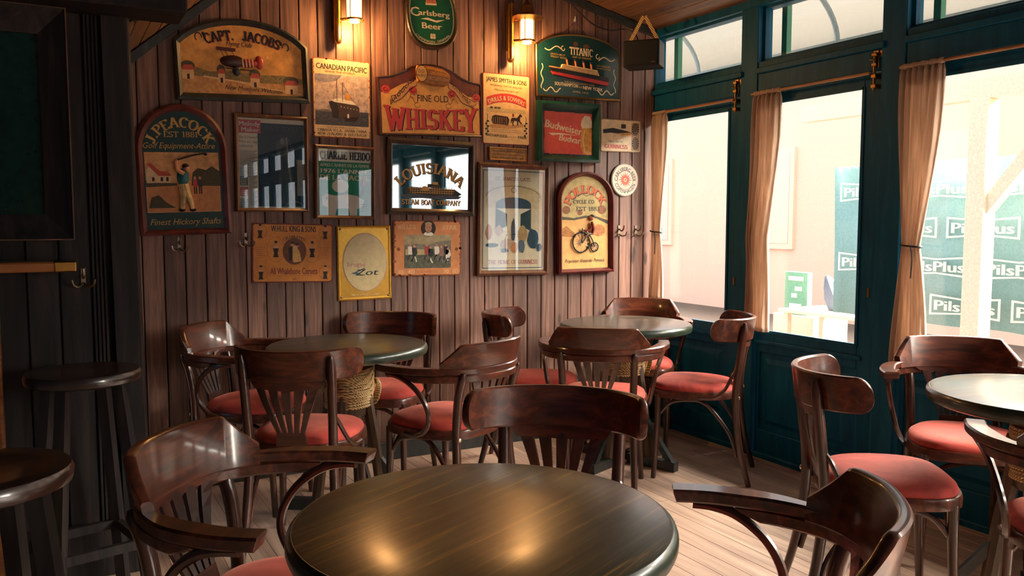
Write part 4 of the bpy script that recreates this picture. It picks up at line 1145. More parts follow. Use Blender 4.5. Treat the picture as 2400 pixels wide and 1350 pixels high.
s.poly('picture', [(0.30, 0.52), (0.44, 0.49), (0.68, 0.52), (0.74, 0.57), (0.36, 0.545)], WHITE, d+0.0008)
for u in (0.55, 0.60):
    s.rect('picture', u, 0.44, u+0.045, 0.515, OCHRE, d+0.0009)
for u, v in ((0.41, 0.25), (0.505, 0.29)):
    s.line('picture', [(u, v), (u, 0.53)], 0.008, DKBR, d+0.0009)
s.line('picture', [(0.41, 0.27), (0.34, 0.53)], 0.004, DKBR, d+0.0009); s.line('picture', [(0.505, 0.3), (0.70, 0.53)], 0.004, DKBR, d+0.0009)
s.poly('picture', [(0.52, 0.735), (0.78, 0.72), (0.74, 0.78), (0.56, 0.78)], DKBR, d+0.0010)
s.line('picture', [(0.60, 0.69), (0.60, 0.74)], 0.03, WHITE, d+0.0011)
s.text('CANADIAN PACIFIC', 0.5, 0.105, 0.072, paint((46, 30, 30), 0.5, 0.1), d, w=0.88, bold=0.035, skew=-0.02)
s.text('SPANS THE WORLD', 0.47, 0.165, 0.024, DKRED, d, w=0.52, bold=0.01)
s.text('MOST CONVENIENT ROUTE TO', 0.5, 0.868, 0.017, K, d, w=0.56)
s.text('CANADA-U.S.A.-JAPAN-CHINA', 0.5, 0.905, 0.034, K, d, w=0.86, font='serif')
s.text('NEW ZEALAND & AUSTRALIA', 0.5, 0.952, 0.034, K, d, w=0.86, font='serif')
for k in range(26):
    u = random.Random(k).uniform(0.01, 0.99); e = k % 4
    cu, cv = ((u, 0.008), (u, 0.992), (0.012, u), (0.988, u))[e]
    s.ell('rust_spots', cu, cv, 0.02, 0.012, RUST, d+0.0001, 8)
s.done()

# ---- 5 satirical paper, framed ------------------------------------------------------------
s = framed('framed_newspaper', 'framed green and white magazine cover with a cow drawing', (733, 339), (875, 346), (877, 515), (738, 512), 'frame_wood', 0.065, 0.05, 0.024, WHITE)
d = 0.0085
s.rect('cover', 0.07, 0.22, 0.94, 0.95, paint((28, 146, 98), 0.5, 0.1), d)
s.text('CHARLIE HEBDO', 0.505, 0.135, 0.105, K, d+0.0004, w=0.84, font='serif', bold=0.05)
s.text("APRES L'ANNEE DE LA FEMME", 0.5, 0.265, 0.045, WHITE, d+0.0004, w=0.82, bold=0.03)
s.text("1976 L'ANNEE", 0.5, 0.345, 0.062, WHITE, d+0.0004, w=0.80, bold=0.05)
s.text('DE LA VACHE', 0.5, 0.43, 0.075, CREAM, d+0.0004, w=0.82, bold=0.05)
s.poly('cover', [(0.12, 0.70), (0.2, 0.66), (0.32, 0.68), (0.55, 0.66), (0.72, 0.68), (0.82, 0.74), (0.78, 0.84), (0.70, 0.86), (0.70, 0.95), (0.58, 0.95), (0.56, 0.85), (0.36, 0.86), (0.34, 0.95), (0.22, 0.95), (0.22, 0.84), (0.13, 0.82)], WHITE, d+0.0004)
s.ell('cover', 0.42, 0.55, 0.14, 0.09, WHITE, d+0.0005, 18)
s.line('cover', [(0.82, 0.48), (0.80, 0.60), (0.74, 0.70)], 0.06, K, d+0.0006)
s.ell('cover', 0.83, 0.50, 0.035, 0.04, SKIN, d+0.0007, 12)
for k in range(4):
    s.line('cover', [(0.76, 0.80+0.03*k), (0.88, 0.79+0.03*k)], 0.012, K, d+0.0006)
s.ell('cover', 0.20, 0.72, 0.02, 0.02, K, d+0.0007, 8)
glass(s, 0.065, 0.05); s.done()

# ---- 6 whiskey board ------------------------------------------------------------------------
s = Sign('pub_sign', 'big whiskey board with red capitals and a relief barrel', 'sign', (880, 146), (1124, 158), (1125, 324), (883, 315))
def WH(m, mv):
    pts = [(m, 1-mv), (m, 0.215+mv)]
    c_ = [(0.0, 0.215), (0.12, 0.185), (0.22, 0.125), (0.32, 0.045), (0.42, 0.005), (0.52, 0.0), (0.62, 0.02), (0.72, 0.085), (0.82, 0.175), (0.92, 0.222), (1.0, 0.24)]
    for u, v in c_:
        pts.append((m+u*(1-2*m), v+mv))
    pts += [(1-m, 1-mv)]
    return pts
s.slab('board', WH(0, 0), DKRED, 0.0, 0.020)
s.slab('board', WH(0.022, 0.022), paint((104, 52, 44), 0.5, 0.3), 0.020, 0.0205)
s.poly('field', [(0.03, 0.97), (0.03, 0.42), (0.10, 0.40), (0.22, 0.30), (0.34, 0.235), (0.64, 0.235), (0.74, 0.31), (0.86, 0.43), (0.97, 0.44), (0.97, 0.97)], paint((222, 162, 88), 0.5, 0.2, scale=20), 0.0208)
d = 0.0212
s.frame('frame', WH(0, 0), WH(0.02, 0.022), 'frame_dark', 0.0, 0.024, 0.021)
TAN = paint((206, 150, 92), 0.5, 0.2)
for pts in ([(0.12, 0.47), (0.18, 0.44), (0.25, 0.33), (0.36, 0.215), (0.365, 0.30), (0.30, 0.36), (0.22, 0.49), (0.15, 0.55)], [(0.665, 0.235), (0.75, 0.30), (0.82, 0.42), (0.92, 0.50), (0.95, 0.52), (0.90, 0.58), (0.80, 0.52), (0.73, 0.38), (0.67, 0.32)]):
    s.poly('ribbon', pts, TAN, d+0.0003); s.line('ribbon', pts+pts[:1], 0.005, K, d+0.0006)
for u, v in ((0.075, 0.375), (0.325, 0.375), (0.70, 0.40), (0.945, 0.44)):
    s.ell('ribbon', u, v, 0.040, 0.055, RED, d+0.0004, 16); s.ring('ribbon', u, v, 0.020, 0.026, 0.005, K, d+0.0007, 14, 0, 270)
s.text('BAGGOTS', 0.232, 0.372, 0.075, K, d+0.0008, w=0.235, skew=0.93, bold=0.0)
s.text("HUTTON&Co", 0.800, 0.405, 0.070, K, d+0.0008, w=0.215, skew=-0.98, bold=0.0)
s.text('FINE OLD', 0.515, 0.475, 0.098, K, d+0.0004, w=0.30, bold=0.0)
s.text('WHISKEY', 0.508, 0.775, 0.27, K, d+0.0003, w=0.91, font='serif', bold=0.035, part='letter_shadow', grow=0.34)
s.text('WHISKEY', 0.500, 0.768, 0.27, paint((196, 60, 62), 0.5, 0.15), d+0.0008, w=0.91, font='serif', bold=0.03, grow=0.34)
for sg, cu in ((-1, 0.37), (1, 0.66)):
    s.line('scrollwork', [(cu+sg*(0.012*a), 0.50+0.06*math.sin(a*0.9)*math.exp(-a*0.08)) for a in [k*0.45 for k in range(20)]], 0.0035, BROWN, d+0.0004)
    s.ring('scrollwork', cu+sg*0.005, 0.575, 0.028, 0.032, 0.0035, BROWN, d+0.0004, 16, 0, 300)
    s.ring('scrollwork', cu+sg*0.05, 0.455, 0.022, 0.028, 0.0035, BROWN, d+0.0004, 16, 60, 360)
# barrel in relief
m = s.mb('barrel'); rr_ = []
for k in range(9):
    a = k/8; u = 0.365+0.29*a; r_ = 0.115+0.022*math.sin(PI*a); 
    if k == 8:
        r_ = 0.085
    rr_.append([s.P(u+0.012*math.cos(2*PI*q/18), 0.165+0.05*a+r_*math.sin(2*PI*q/18)-0.02, 0.022+0.028*max(-0.2, math.cos(2*PI*q/18))) for q in range(18)])
m.loft(rr_, paint((176, 116, 60), 0.45, 0.4, scale=70))
for k in range(5):
    a = R(-62+31*k)
    m.tube([s.P(0.41+0.23*q/6, 0.145+0.05*(0.15+0.8*q/6)+(0.116+0.022*math.sin(PI*(0.15+0.8*q/6)))*math.sin(a), 0.0222+0.028*math.cos(a)) for q in range(7)], 0.0008, DKBR, 5)
s.ell('barrel', 0.395, 0.150, 0.052, 0.110, paint((226, 170, 100), 0.5, 0.2), 0.0515, 22)
s.ring('barrel', 0.395, 0.150, 0.052, 0.110, 0.005, DKBR, 0.0518, 26)
s.text('OLD', 0.392, 0.115, 0.05, K, 0.0519, w=0.06)
s.text('WHISKEY', 0.395, 0.175, 0.04, K, 0.0519, w=0.095)
s.done()

# ---- 7 green oval beer sign -----------------------------------------------------------------
s = Sign('pub_sign', 'green oval beer sign with cream script, between the lanterns', 'sign', (942, -52), (1072, -45), (1072, 127), (942, 120))
def OV(k):
    pts = []
    for i in range(48):
        a = 2*PI*i/48; r_ = 1.0-0.035*math.cos(4*a)
        pts.append((0.5+0.5*k*r_*math.cos(a)*0.96, 0.5+0.5*k*r_*math.sin(a)*0.96))
    return pts
s.slab('board', OV(0.97), DKGREEN, 0.0, 0.018)
s.frame('frame', OV(1.0), OV(0.915), 'frame_dark', 0.0, 0.030, 0.020)
s.frame('gilt_rim', OV(0.92), OV(0.885), 'dull_brass', 0.016, 0.022, 0.020)
s.poly('field', OV(0.89), paint((24, 92, 58), 0.35, 0.12), 0.0185)
d = 0.0190
o_ = OV(0.845); s.line('inner_line', o_+o_[:1], 0.012, CREAM, d)
s.text('C', 0.20, 0.455, 0.125, CREAM, d, w=0.16, bold=0.03, skew=-0.05); s.text('arlsberg', 0.545, 0.475, 0.075, CREAM, d, w=0.56, bold=0.03, skew=-0.05)
s.poly('flourish', [(0.29, 0.555), (0.42, 0.535), (0.56, 0.568), (0.74, 0.555), (0.58, 0.598), (0.43, 0.567)], CREAM, d)
s.text('Beer', 0.49, 0.645, 0.085, CREAM, d, w=0.36, bold=0.035, skew=-0.05)
s.text('COPENHAGEN - DENMARK', 0.495, 0.862, 0.034, CREAM, d, w=0.66, bold=0.02, arc=-0.42)
for k in range(4):
    a = R(45+90*k); s.ell('emblem', 0.495+0.030*math.cos(a), 0.785+0.022*math.sin(a), 0.028, 0.021, CREAM, d, 12)
s.poly('emblem', [(0.40, 0.34), (0.43, 0.25), (0.47, 0.31), (0.50, 0.23), (0.53, 0.31), (0.57, 0.25), (0.60, 0.34)], paint((214, 120, 84), 0.5, 0.2), d)
s.rect('emblem', 0.40, 0.34, 0.60, 0.365, CREAM, d)
s.done()

# ---- 8 steamboat mirror ---------------------------------------------------------------------
s = Sign('pub_mirror', 'steamboat mirror with gold lettering in a dark grooved frame', 'mirror', (903, 322), (1108, 334), (1107, 508), (905, 501))
s.slab('mirror_plate', RECT(0.05), 'mirror_glass', 0.0, 0.008)
s.frame('frame', RECT(0.0), RECT(0.062, 0.085), 'frame_dark', 0.0, 0.030, 0.012)
s.frame('frame_bead', RECT(0.022, 0.030), RECT(0.045, 0.062), 'frame_dark', 0.012, 0.033, 0.028)
d = 0.0085
s.text('LOUISIANA', 0.503, 0.385, 0.135, DKBR, d, w=0.86, font='serif', bold=0.03, arc=0.52, part='letter_shadow')
s.text('LOUISIANA', 0.497, 0.375, 0.135, GOLDP, d+0.0005, w=0.86, font='serif', bold=0.02, arc=0.52)
s.text('STEAM BOAT COMPANY', 0.512, 0.835, 0.066, DKBR, d, w=0.68, font='serif', bold=0.02, part='letter_shadow')
s.text('STEAM BOAT COMPANY', 0.508, 0.828, 0.066, GOLDP, d+0.0005, w=0.68, font='serif', bold=0.015)
s.poly('steamboat', [(0.20, 0.70), (0.24, 0.63), (0.78, 0.65), (0.86, 0.71), (0.80, 0.745), (0.24, 0.745)], paint((58, 50, 36), 0.5, 0.3), d)
for k in range(3):
    s.rect('steamboat', 0.24+0.02*k, 0.645+0.026*k, 0.78-0.01*k, 0.653+0.026*k, GOLDP, d+0.0004)
for k in range(18):
    s.rect('steamboat', 0.26+0.028*k, 0.62, 0.264+0.028*k, 0.72, GOLDP, d+0.0005)
s.rect('steamboat', 0.46, 0.585, 0.62, 0.635, paint((58, 50, 36), 0.5, 0.3), d+0.0002); s.rect('steamboat', 0.52, 0.555, 0.58, 0.59, GOLDP, d+0.0003)
for u in (0.60, 0.65):
    s.rect('steamboat', u, 0.46, u+0.014, 0.62, K, d+0.0003)
s.ell('steamboat', 0.43, 0.675, 0.045, 0.06, GOLDP, d+0.0006, 18, 180, 360)
s.poly('water', [(0.16, 0.74), (0.3, 0.715), (0.5, 0.745), (0.7, 0.72), (0.86, 0.74), (0.82, 0.775), (0.6, 0.785), (0.4, 0.775), (0.2, 0.785)], paint((70, 80, 96), 0.4, 0.4, scale=120), d+0.0002)
s.done()

# ---- 9 drills and sowers plate ----------------------------------------------------------------
s = plate('tin_sign', 'cream farm machinery tin sign with a red name band', (1128, 168), (1240, 180), (1240, 342), (1132, 337), paint((226, 188, 132), 0.45, 0.15), DKRED)
d = 0.0040
s.text('JAMES SMYTH & SONS', 0.5, 0.095, 0.066, K, d, w=0.86, bold=0.03, skew=-0.03)
s.text('PEASENHALL, SUFFOLK, ENGLAND.', 0.5, 0.175, 0.024, BROWN, d, w=0.68, skew=-0.03)
s.text('Manufacturers of', 0.5, 0.235, 0.030, BROWN, d, w=0.52, font='sans', shear=0.2, skew=-0.03)
def bandpt(u, v):
    return (u, v+0.10*((u-0.5)*2)**2)
top = [bandpt(0.08+0.84*k/14, 0.275) for k in range(15)]; bot = [bandpt(0.08+0.84*k/14, 0.395) for k in range(15)][::-1]
s.poly('name_band', top+bot, RED, d+0.0002)
s.text('DRILLS & SOWERS', 0.5, 0.338, 0.066, CREAM, d+0.0005, w=0.80, bold=0.02, arc=0.85)
s.rect('picture', 0.09, 0.49, 0.91, 0.545, paint((196, 170, 120), 0.6, 0.4, scale=120), d)
for u in (0.18, 0.27, 0.34):
    s.ell('picture', u, 0.485, 0.035, 0.016, TREE, d+0.0002, 10)
s.poly('picture', [(0.12, 0.74), (0.3, 0.70), (0.6, 0.72), (0.86, 0.69), (0.86, 0.735), (0.55, 0.77), (0.2, 0.77)], paint((186, 140, 92), 0.6, 0.4, scale=90), d)
s.poly('machine', [(0.20, 0.605), (0.26, 0.585), (0.52, 0.60), (0.56, 0.64), (0.52, 0.72), (0.22, 0.71), (0.18, 0.66)], DKBR, d+0.0004)
for k in range(7):
    s.line('machine', [(0.22+0.045*k, 0.615), (0.21+0.048*k, 0.71)], 0.006, TAN, d+0.0006)
s.ring('machine', 0.50, 0.665, 0.050, 0.055, 0.010, K, d+0.0007, 18); s.ring('machine', 0.245, 0.66, 0.05, 0.05, 0.010, K, d+0.0007, 18)
s.poly('horse', [(0.59, 0.635), (0.61, 0.612), (0.66, 0.608), (0.72, 0.612), (0.755, 0.58), (0.78, 0.555), (0.80, 0.552), (0.835, 0.585), (0.82, 0.595), (0.795, 0.588), (0.785, 0.63), (0.80, 0.665), (0.83, 0.68), (0.815, 0.70), (0.77, 0.67), (0.755, 0.655), (0.745, 0.72), (0.725, 0.72), (0.72, 0.655), (0.66, 0.655), (0.645, 0.69), (0.655, 0.725), (0.63, 0.725), (0.62, 0.69), (0.62, 0.655), (0.585, 0.70)], DKBR, d+0.0005)
s.ell('horse', 0.64, 0.575, 0.022, 0.025, DKRED, d+0.0006, 10)
for u in (0.09, 0.91):
    s.line('ornament', [(u+0.012*math.sin(k), 0.58+0.028*k) for k in range(12)], 0.010, DKGREEN, d+0.0004)
    for k in range(6):
        s.ell('ornament', u+0.02*(-1)**k, 0.68+0.036*k, 0.022, 0.014, DKGREEN, d+0.0004, 8)
for k in range(2):
    s.text('Prizes awarded at all exhibitions', 0.5, 0.79+0.03*k, 0.016, BROWN, d+0.0003, w=0.62, shear=0.2)
s.text('WITHAM ESSEX', 0.30, 0.875, 0.040, K, d, w=0.42, bold=0.035, skew=-0.02)
s.text('also rue de la', 0.60, 0.885, 0.020, BROWN, d, w=0.22, skew=-0.02)
s.text('PARIS', 0.84, 0.885, 0.040, K, d, w=0.19, bold=0.035, skew=-0.02)
s.done()

# ---- 10 ocean liner board -----------------------------------------------------------------------
s = Sign('pub_sign', 'arched dark green ocean liner sign with a relief ship', 'sign', (1254, 73), (1452, 90), (1446, 240), (1249, 224))
s.slab('board', ARCH(0.215, 0.0, 0.0, 0.0), 'frame_slate', 0.0, 0.018)
s.frame('frame', ARCH(0.215, 0.0, 0.0, 0.0), ARCH(0.23, 0.02, 0.035, 0.03), 'dull_brass', 0.0, 0.022, 0.019)
s.poly('field', ARCH(0.232, 0.022, 0.038, 0.032), paint((20, 58, 58), 0.22, 0.2), 0.0186)
d = 0.0190
s.text('TITANIC', 0.525, 0.275, 0.115, CREAM, d, w=0.28, font='serif', bold=0.02, skew=-0.03)
s.text('SHIP OF DREAMS', 0.53, 0.365, 0.034, GOLDP, d, w=0.22, skew=-0.03)
for u, v, l1, l2 in ((0.25, 0.285, 'LENGTH 882 FT', 'WEIGHT 46328'), (0.79, 0.41, 'CREW PASSENGERS', 'WHITE STAR')):
    s.text(l1, u, v+0.06, 0.028, GOLDP, d, w=0.17, skew=-0.05); s.text(l2, u, v+0.10, 0.028, GOLDP, d, w=0.17, skew=-0.05)
s.text('THE WORLDS LARGEST LINER', 0.5, 0.765, 0.026, GOLDP, d, w=0.36, skew=-0.05)
s.text('SOUTHAMPTON', 0.345, 0.795, 0.055, CREAM, d, w=0.27, bold=0.03, skew=-0.05); s.text('to', 0.51, 0.815, 0.04, GOLDP, d, w=0.035, skew=-0.05); s.text('NEW YORK', 0.66, 0.83, 0.055, CREAM, d, w=0.24, bold=0.03, skew=-0.05)
s.text('APRIL 1912', 0.51, 0.90, 0.030, GOLDP, d, w=0.19, skew=-0.05)
for k, (cu, cv, fx) in enumerate(((0.20, 0.265, 1), (0.83, 0.345, -1))):
    s.line('scrollwork', [(cu-fx*0.10+fx*0.20*a, cv+0.03*math.sin(a*7)+0.02*a*(-1 if fx > 0 else 1)) for a in [q/16 for q in range(17)]], 0.010, CREAM, d)
    s.ring('scrollwork', cu+fx*0.11, cv-0.02, 0.02, 0.035, 0.008, CREAM, d, 14, 0, 280)
for cu, sg in ((0.065, 1), (0.925, -1)):
    s.line('scrollwork', [(cu+sg*0.012*math.sin(q*0.8), 0.50+0.025*q) for q in range(16)], 0.009, CREAM, d)
    s.line('scrollwork', [(cu+sg*0.012+sg*0.20*q/12, 0.875+0.035*math.sin(q*0.9)+0.015*q/12) for q in range(13)], 0.010, CREAM, d)
s.ell('emblem', 0.455, 0.165, 0.030, 0.038, BROWN, d, 12); s.ell('emblem', 0.585, 0.185, 0.042, 0.036, BROWN, d, 12)
def hullp(p0, p1, p2, p3, mat, h):
    s.slab('ship', [p0, p1, p2, p3], mat, d, d+h)
hullp((0.145, 0.545), (0.84, 0.650), (0.835, 0.715), (0.16, 0.605), paint((28, 30, 34), 0.35, 0.3), 0.016)
hullp((0.16, 0.605), (0.835, 0.715), (0.825, 0.775), (0.185, 0.655), paint((170, 52, 54), 0.4, 0.25), 0.014)
hullp((0.29, 0.49), (0.70, 0.545), (0.725, 0.632), (0.27, 0.565), paint((224, 190, 140), 0.45, 0.3), 0.013)
hullp((0.145, 0.535), (0.285, 0.552), (0.28, 0.570), (0.15, 0.556), paint((206, 150, 96), 0.45, 0.3), 0.017)
for k in range(3):
    s.line('ship', [(0.29, 0.515+0.020*k), (0.71, 0.572+0.020*k)], 0.004, BROWN, d+0.0135)
for k in range(4):
    u = 0.345+0.098*k-0.01*(k == 3)
    m = s.mb('funnel#%d' % k); v_ = 0.50+0.014*k
    m.tube([s.P(u+0.010, v_, d+0.006), s.P(u-0.002, v_-0.105, d+0.006)], 0.0058, paint((190, 110, 64), 0.4, 0.2), 10)
    m.tube([s.P(u-0.001, v_-0.085, d+0.006), s.P(u-0.004, v_-0.115, d+0.006)], 0.0064, K, 10)
for u, v0, v1 in ((0.235, 0.35, 0.56), (0.79, 0.50, 0.66)):
    s.line('ship', [(u, v0), (u, v1)], 0.005, K, d+0.004)
s.done()

# ---- 11 red beer sign, green frame -------------------------------------------------------------
s = Sign('pub_sign', 'square red beer sign with cream script in a green frame', 'sign', (1256, 237), (1400, 246), (1398, 384), (1253, 377))
s.slab('board', RECT(0.01), paint((34, 40, 38), 0.5, 0.2), 0.0, 0.014)
s.frame('frame', RECT(0.0), RECT(0.105, 0.115), 'frame_green', 0.0, 0.044, 0.016)
d = 0.0145
pts = []
rr_ = random.Random(4)
for k in range(24):
    pts.append((0.115+0.765*k/23, 0.165+rr_.uniform(-0.006, 0.006)))
for k in range(20):
    pts.append((0.885+rr_.uniform(-0.006, 0.006), 0.17+0.70*k/19))
for k in range(24):
    pts.append((0.88-0.765*k/23, 0.865+rr_.uniform(-0.008, 0.008)))
for k in range(20):
    pts.append((0.113+rr_.uniform(-0.006, 0.006), 0.86-0.69*k/19))
s.poly('red_field', pts, paint((222, 84, 66), 0.5, 0.15), d)
s.text('Budweiser', 0.425, 0.415, 0.135, CREAM, d+0.0004, w=0.60, bold=0.035, shear=0.2, skew=-0.16)
s.poly('flourish', [(0.18, 0.52), (0.36, 0.515), (0.68, 0.545), (0.36, 0.54), (0.24, 0.56)], CREAM, d+0.0004)
s.text('Budvar', 0.525, 0.605, 0.115, CREAM, d+0.0004, w=0.36, bold=0.035, shear=0.2, skew=-0.12)
s.poly('beer_glass', [(0.715, 0.36), (0.88, 0.36), (0.875, 0.86), (0.745, 0.86), (0.70, 0.72), (0.70, 0.58)], paint((214, 150, 58), 0.4, 0.35), d+0.0005)
s.poly('beer_glass', [(0.70, 0.36), (0.72, 0.26), (0.77, 0.20), (0.85, 0.21), (0.885, 0.30), (0.885, 0.40), (0.72, 0.42)], CREAM, d+0.0007)
s.line('beer_glass', [(0.76, 0.45), (0.74, 0.62), (0.77, 0.82)], 0.012, CREAM, d+0.0008)
s.done()

# ---- 12 small stout plate --------------------------------------------------------------------------
s = plate('tin_sign', 'small cream tin plate with bottle and fan, beside the window', (1407, 277), (1500, 284), (1500, 358), (1406, 355), paint((224, 196, 156), 0.35, 0.2), paint((150, 110, 80), 0.5, 0.3))
d = 0.0040
s.poly('picture', [(0.05, 0.33), (0.30, 0.27), (0.62, 0.34), (0.78, 0.40), (0.60, 0.45), (0.25, 0.42), (0.06, 0.45)], K, d)
s.poly('picture', [(0.45, 0.42), (0.80, 0.38), (0.72, 0.47), (0.50, 0.49)], OCHRE, d+0.0002)
s.rect('picture', 0.50, 0.14, 0.62, 0.27, DKBR, d)
s.rect('picture', 0.76, 0.08, 0.96, 0.95, paint((176, 140, 104), 0.5, 0.3), d)
for k in range(14):
    a = 2*PI*k/14
    for cv in (0.28, 0.72):
        s.poly('picture', [(0.86, cv), (0.86+0.09*math.cos(a-0.14), cv+0.20*math.sin(a-0.14)), (0.86+0.09*math.cos(a+0.14), cv+0.20*math.sin(a+0.14))], K, d+0.0003)
s.text('Have one of', 0.36, 0.68, 0.055, K, d, w=0.36, shear=0.2)
s.text('GUINNESS', 0.38, 0.84, 0.12, RED, d, w=0.58, font='serif', bold=0.03)
s.done()

# ---- 13 round plate ----------------------------------------------------------------------------------
s = Sign('round_plate', 'round white beer plate with a red sun emblem', 'sign', (1430, 382), (1493, 385), (1493, 462), (1430, 459))
n = 48
CIR = lambda k: [(0.5+0.5*k*math.cos(2*PI*i/n), 0.5+0.5*k*math.sin(2*PI*i/n)) for i in range(n)]
s.slab('plate', CIR(1.0), paint((150, 132, 116), 0.4, 0.2), 0.0, 0.008)
s.slab('plate', CIR(0.95), paint((224, 206, 184), 0.35, 0.12), 0.008, 0.011)
d = 0.0114
s.text('CARLSBERG BEER', 0.5, 0.165, 0.13, paint((40, 44, 60), 0.5, 0.1), d, w=1.12, bold=0.02, arc=0.335)
s.text('COPENHAGEN', 0.5, 0.85, 0.12, paint((40, 44, 60), 0.5, 0.1), d, w=0.86, bold=0.02, arc=-0.35)
s.ring('emblem', 0.5, 0.5, 0.29, 0.29, 0.012, RED, d)
for k in range(16):
    a = 2*PI*k/16; q = 0.23 if k % 2 else 0.26
    s.poly('emblem', [(0.5+0.13*math.cos(a-0.15), 0.5+0.13*math.sin(a-0.15)), (0.5+q*math.cos(a), 0.5+q*math.sin(a)), (0.5+0.13*math.cos(a+0.15), 0.5+0.13*math.sin(a+0.15))], RED, d)
s.ell('emblem', 0.5, 0.5, 0.135, 0.135, paint((226, 92, 66), 0.5, 0.15), d+0.0002); s.ell('emblem', 0.5, 0.5, 0.055, 0.055, CREAM, d+0.0004); s.ell('emblem', 0.5, 0.5, 0.03, 0.03, RED, d+0.0006)
s.done()

# ---- 14 cycle board -----------------------------------------------------------------------------------
s = Sign('pub_sign', 'round-headed cycle company sign with a relief penny-farthing', 'sign', (1302, 402), (1430, 404), (1433, 636), (1302, 642))
s.slab('board', ARCH(0.275, 0.02, 0.015, 0.01, 24, True), paint((226, 168, 98), 0.5, 0.25, scale=18), 0.0, 0.014)
s.frame('frame', ARCH(0.275, 0.0, 0.0, 0.0, 24, True), ARCH(0.28, 0.085, 0.045, 0.045, 24, True), 'frame_red', 0.0, 0.040, 0.016)
d = 0.0145
def arch_in():
    a_ = ARCH(0.28, 0.087, 0.047, 0.047, 24, True)
    return a_
s.poly('picture', [p for p in arch_in() if p[1] < 0.5]+[(0.913, 0.46), (0.7, 0.44), (0.4, 0.455), (0.087, 0.46)], paint((190, 166, 108), 0.6, 0.3, scale=24), d)
s.poly('picture', [(0.087, 0.44), (0.3, 0.455), (0.5, 0.43), (0.7, 0.44), (0.913, 0.48), (0.913, 0.52), (0.7, 0.46), (0.5, 0.455), (0.3, 0.475), (0.087, 0.47)], TREE, d+0.0003)
for u, v, a, b in ((0.16, 0.375, 0.07, 0.04), (0.80, 0.375, 0.08, 0.045), (0.40, 0.40, 0.05, 0.03)):
    s.ell('picture', u, v, a, b, paint((146, 96, 66), 0.7, 0.4), d+0.0004, 14)
s.poly('picture', [(0.087, 0.63), (0.087, 0.56), (0.16, 0.53), (0.30, 0.60), (0.34, 0.645)], paint((176, 116, 60), 0.7, 0.4, scale=60), d+0.0003)
s.ell('picture', 0.74, 0.58, 0.12, 0.06, paint((186, 120, 70), 0.7, 0.4, scale=60), d+0.0003, 16)
s.text('POLLOCK', 0.51, 0.175, 0.080, K, d+0.0005, w=0.86, font='serif', bold=0.03, arc=0.36, part='letter_shadow')
s.text('POLLOCK', 0.50, 0.168, 0.080, paint((212, 96, 48), 0.5, 0.2), d+0.001, w=0.86, font='serif', bold=0.03, arc=0.36)
s.text('CYCLE CO', 0.47, 0.295, 0.035, K, d+0.0006, w=0.38, font='serif', bold=0.02)
s.text('EST 1883', 0.545, 0.365, 0.042, K, d+0.0006, w=0.42, font='serif')
s.line('scrollwork', [(0.36, 0.245), (0.44, 0.215), (0.52, 0.24), (0.60, 0.22), (0.66, 0.235)], 0.008, DKBR, d+0.0006)
s.text('Proprietor Alexander Pennock', 0.49, 0.875, 0.038, K, d+0.0006, w=0.72, shear=0.4)
def ringtube(part, cu, cv, r, rad, mat, d0):
    m = s.mb(part); m.tube([(s.P(cu, cv, d0)[0]+r*math.cos(a), -d0, s.P(cu, cv, d0)[2]+r*math.sin(a)) for a in [2*PI*k/28 for k in range(28)]], rad, mat, 7, closed=True)
IRON = paint((40, 44, 48), 0.35, 0.3)
r1, r2 = 0.150*s.W, 0.066*s.W
ringtube('bicycle', 0.415, 0.695, r1, 0.0042, IRON, d+0.006); ringtube('bicycle', 0.655, 0.745, r2, 0.0036, IRON, d+0.006)
c1 = s.P(0.415, 0.695, d+0.006); c2 = s.P(0.655, 0.745, d+0.006)
for k in range(14):
    a = 2*PI*k/14; s.mb('bicycle').tube([c1, (c1[0]+r1*math.cos(a), c1[1], c1[2]+r1*math.sin(a))], 0.0009, WHITE, 5)
for k in range(8):
    a = 2*PI*k/8; s.mb('bicycle').tube([c2, (c2[0]+r2*math.cos(a), c2[1], c2[2]+r2*math.sin(a))], 0.0009, WHITE, 5)
s.mb('bicycle').tube(crom([s.P(0.43, 0.565, d+0.008), s.P(0.52, 0.60, d+0.009), s.P(0.60, 0.66, d+0.008), s.P(0.655, 0.745, d+0.006)], 5), 0.0035, IRON, 7)
s.mb('bicycle').tube([s.P(0.43, 0.555, d+0.010), s.P(0.415, 0.695, d+0.010)], 0.003, IRON, 7)
m = s.mb('rider')
m.tube(crom([s.P(0.60, 0.62, d+0.009), s.P(0.62, 0.57, d+0.012), s.P(0.605, 0.51, d+0.012), s.P(0.60, 0.49, d+0.011)], 4), [0.008]*4+[0.0105]*5+[0.008]*4, DKRED, 9)
m.tube(crom([s.P(0.60, 0.53, d+0.013), s.P(0.55, 0.575, d+0.015), s.P(0.46, 0.575, d+0.012)], 4), 0.0045, DKRED, 7)
m.tube(crom([s.P(0.61, 0.615, d+0.012), s.P(0.52, 0.615, d+0.014), s.P(0.47, 0.665, d+0.012), s.P(0.43, 0.70, d+0.011)], 4), 0.0055, paint((120, 110, 100), 0.5, 0.3), 7)
s.dome('rider', 0.605, 0.452, 0.048, 0.030, SKIN, d, 0.020); s.dome('rider', 0.615, 0.440, 0.046, 0.020, DKBR, d, 0.022)
s.done()

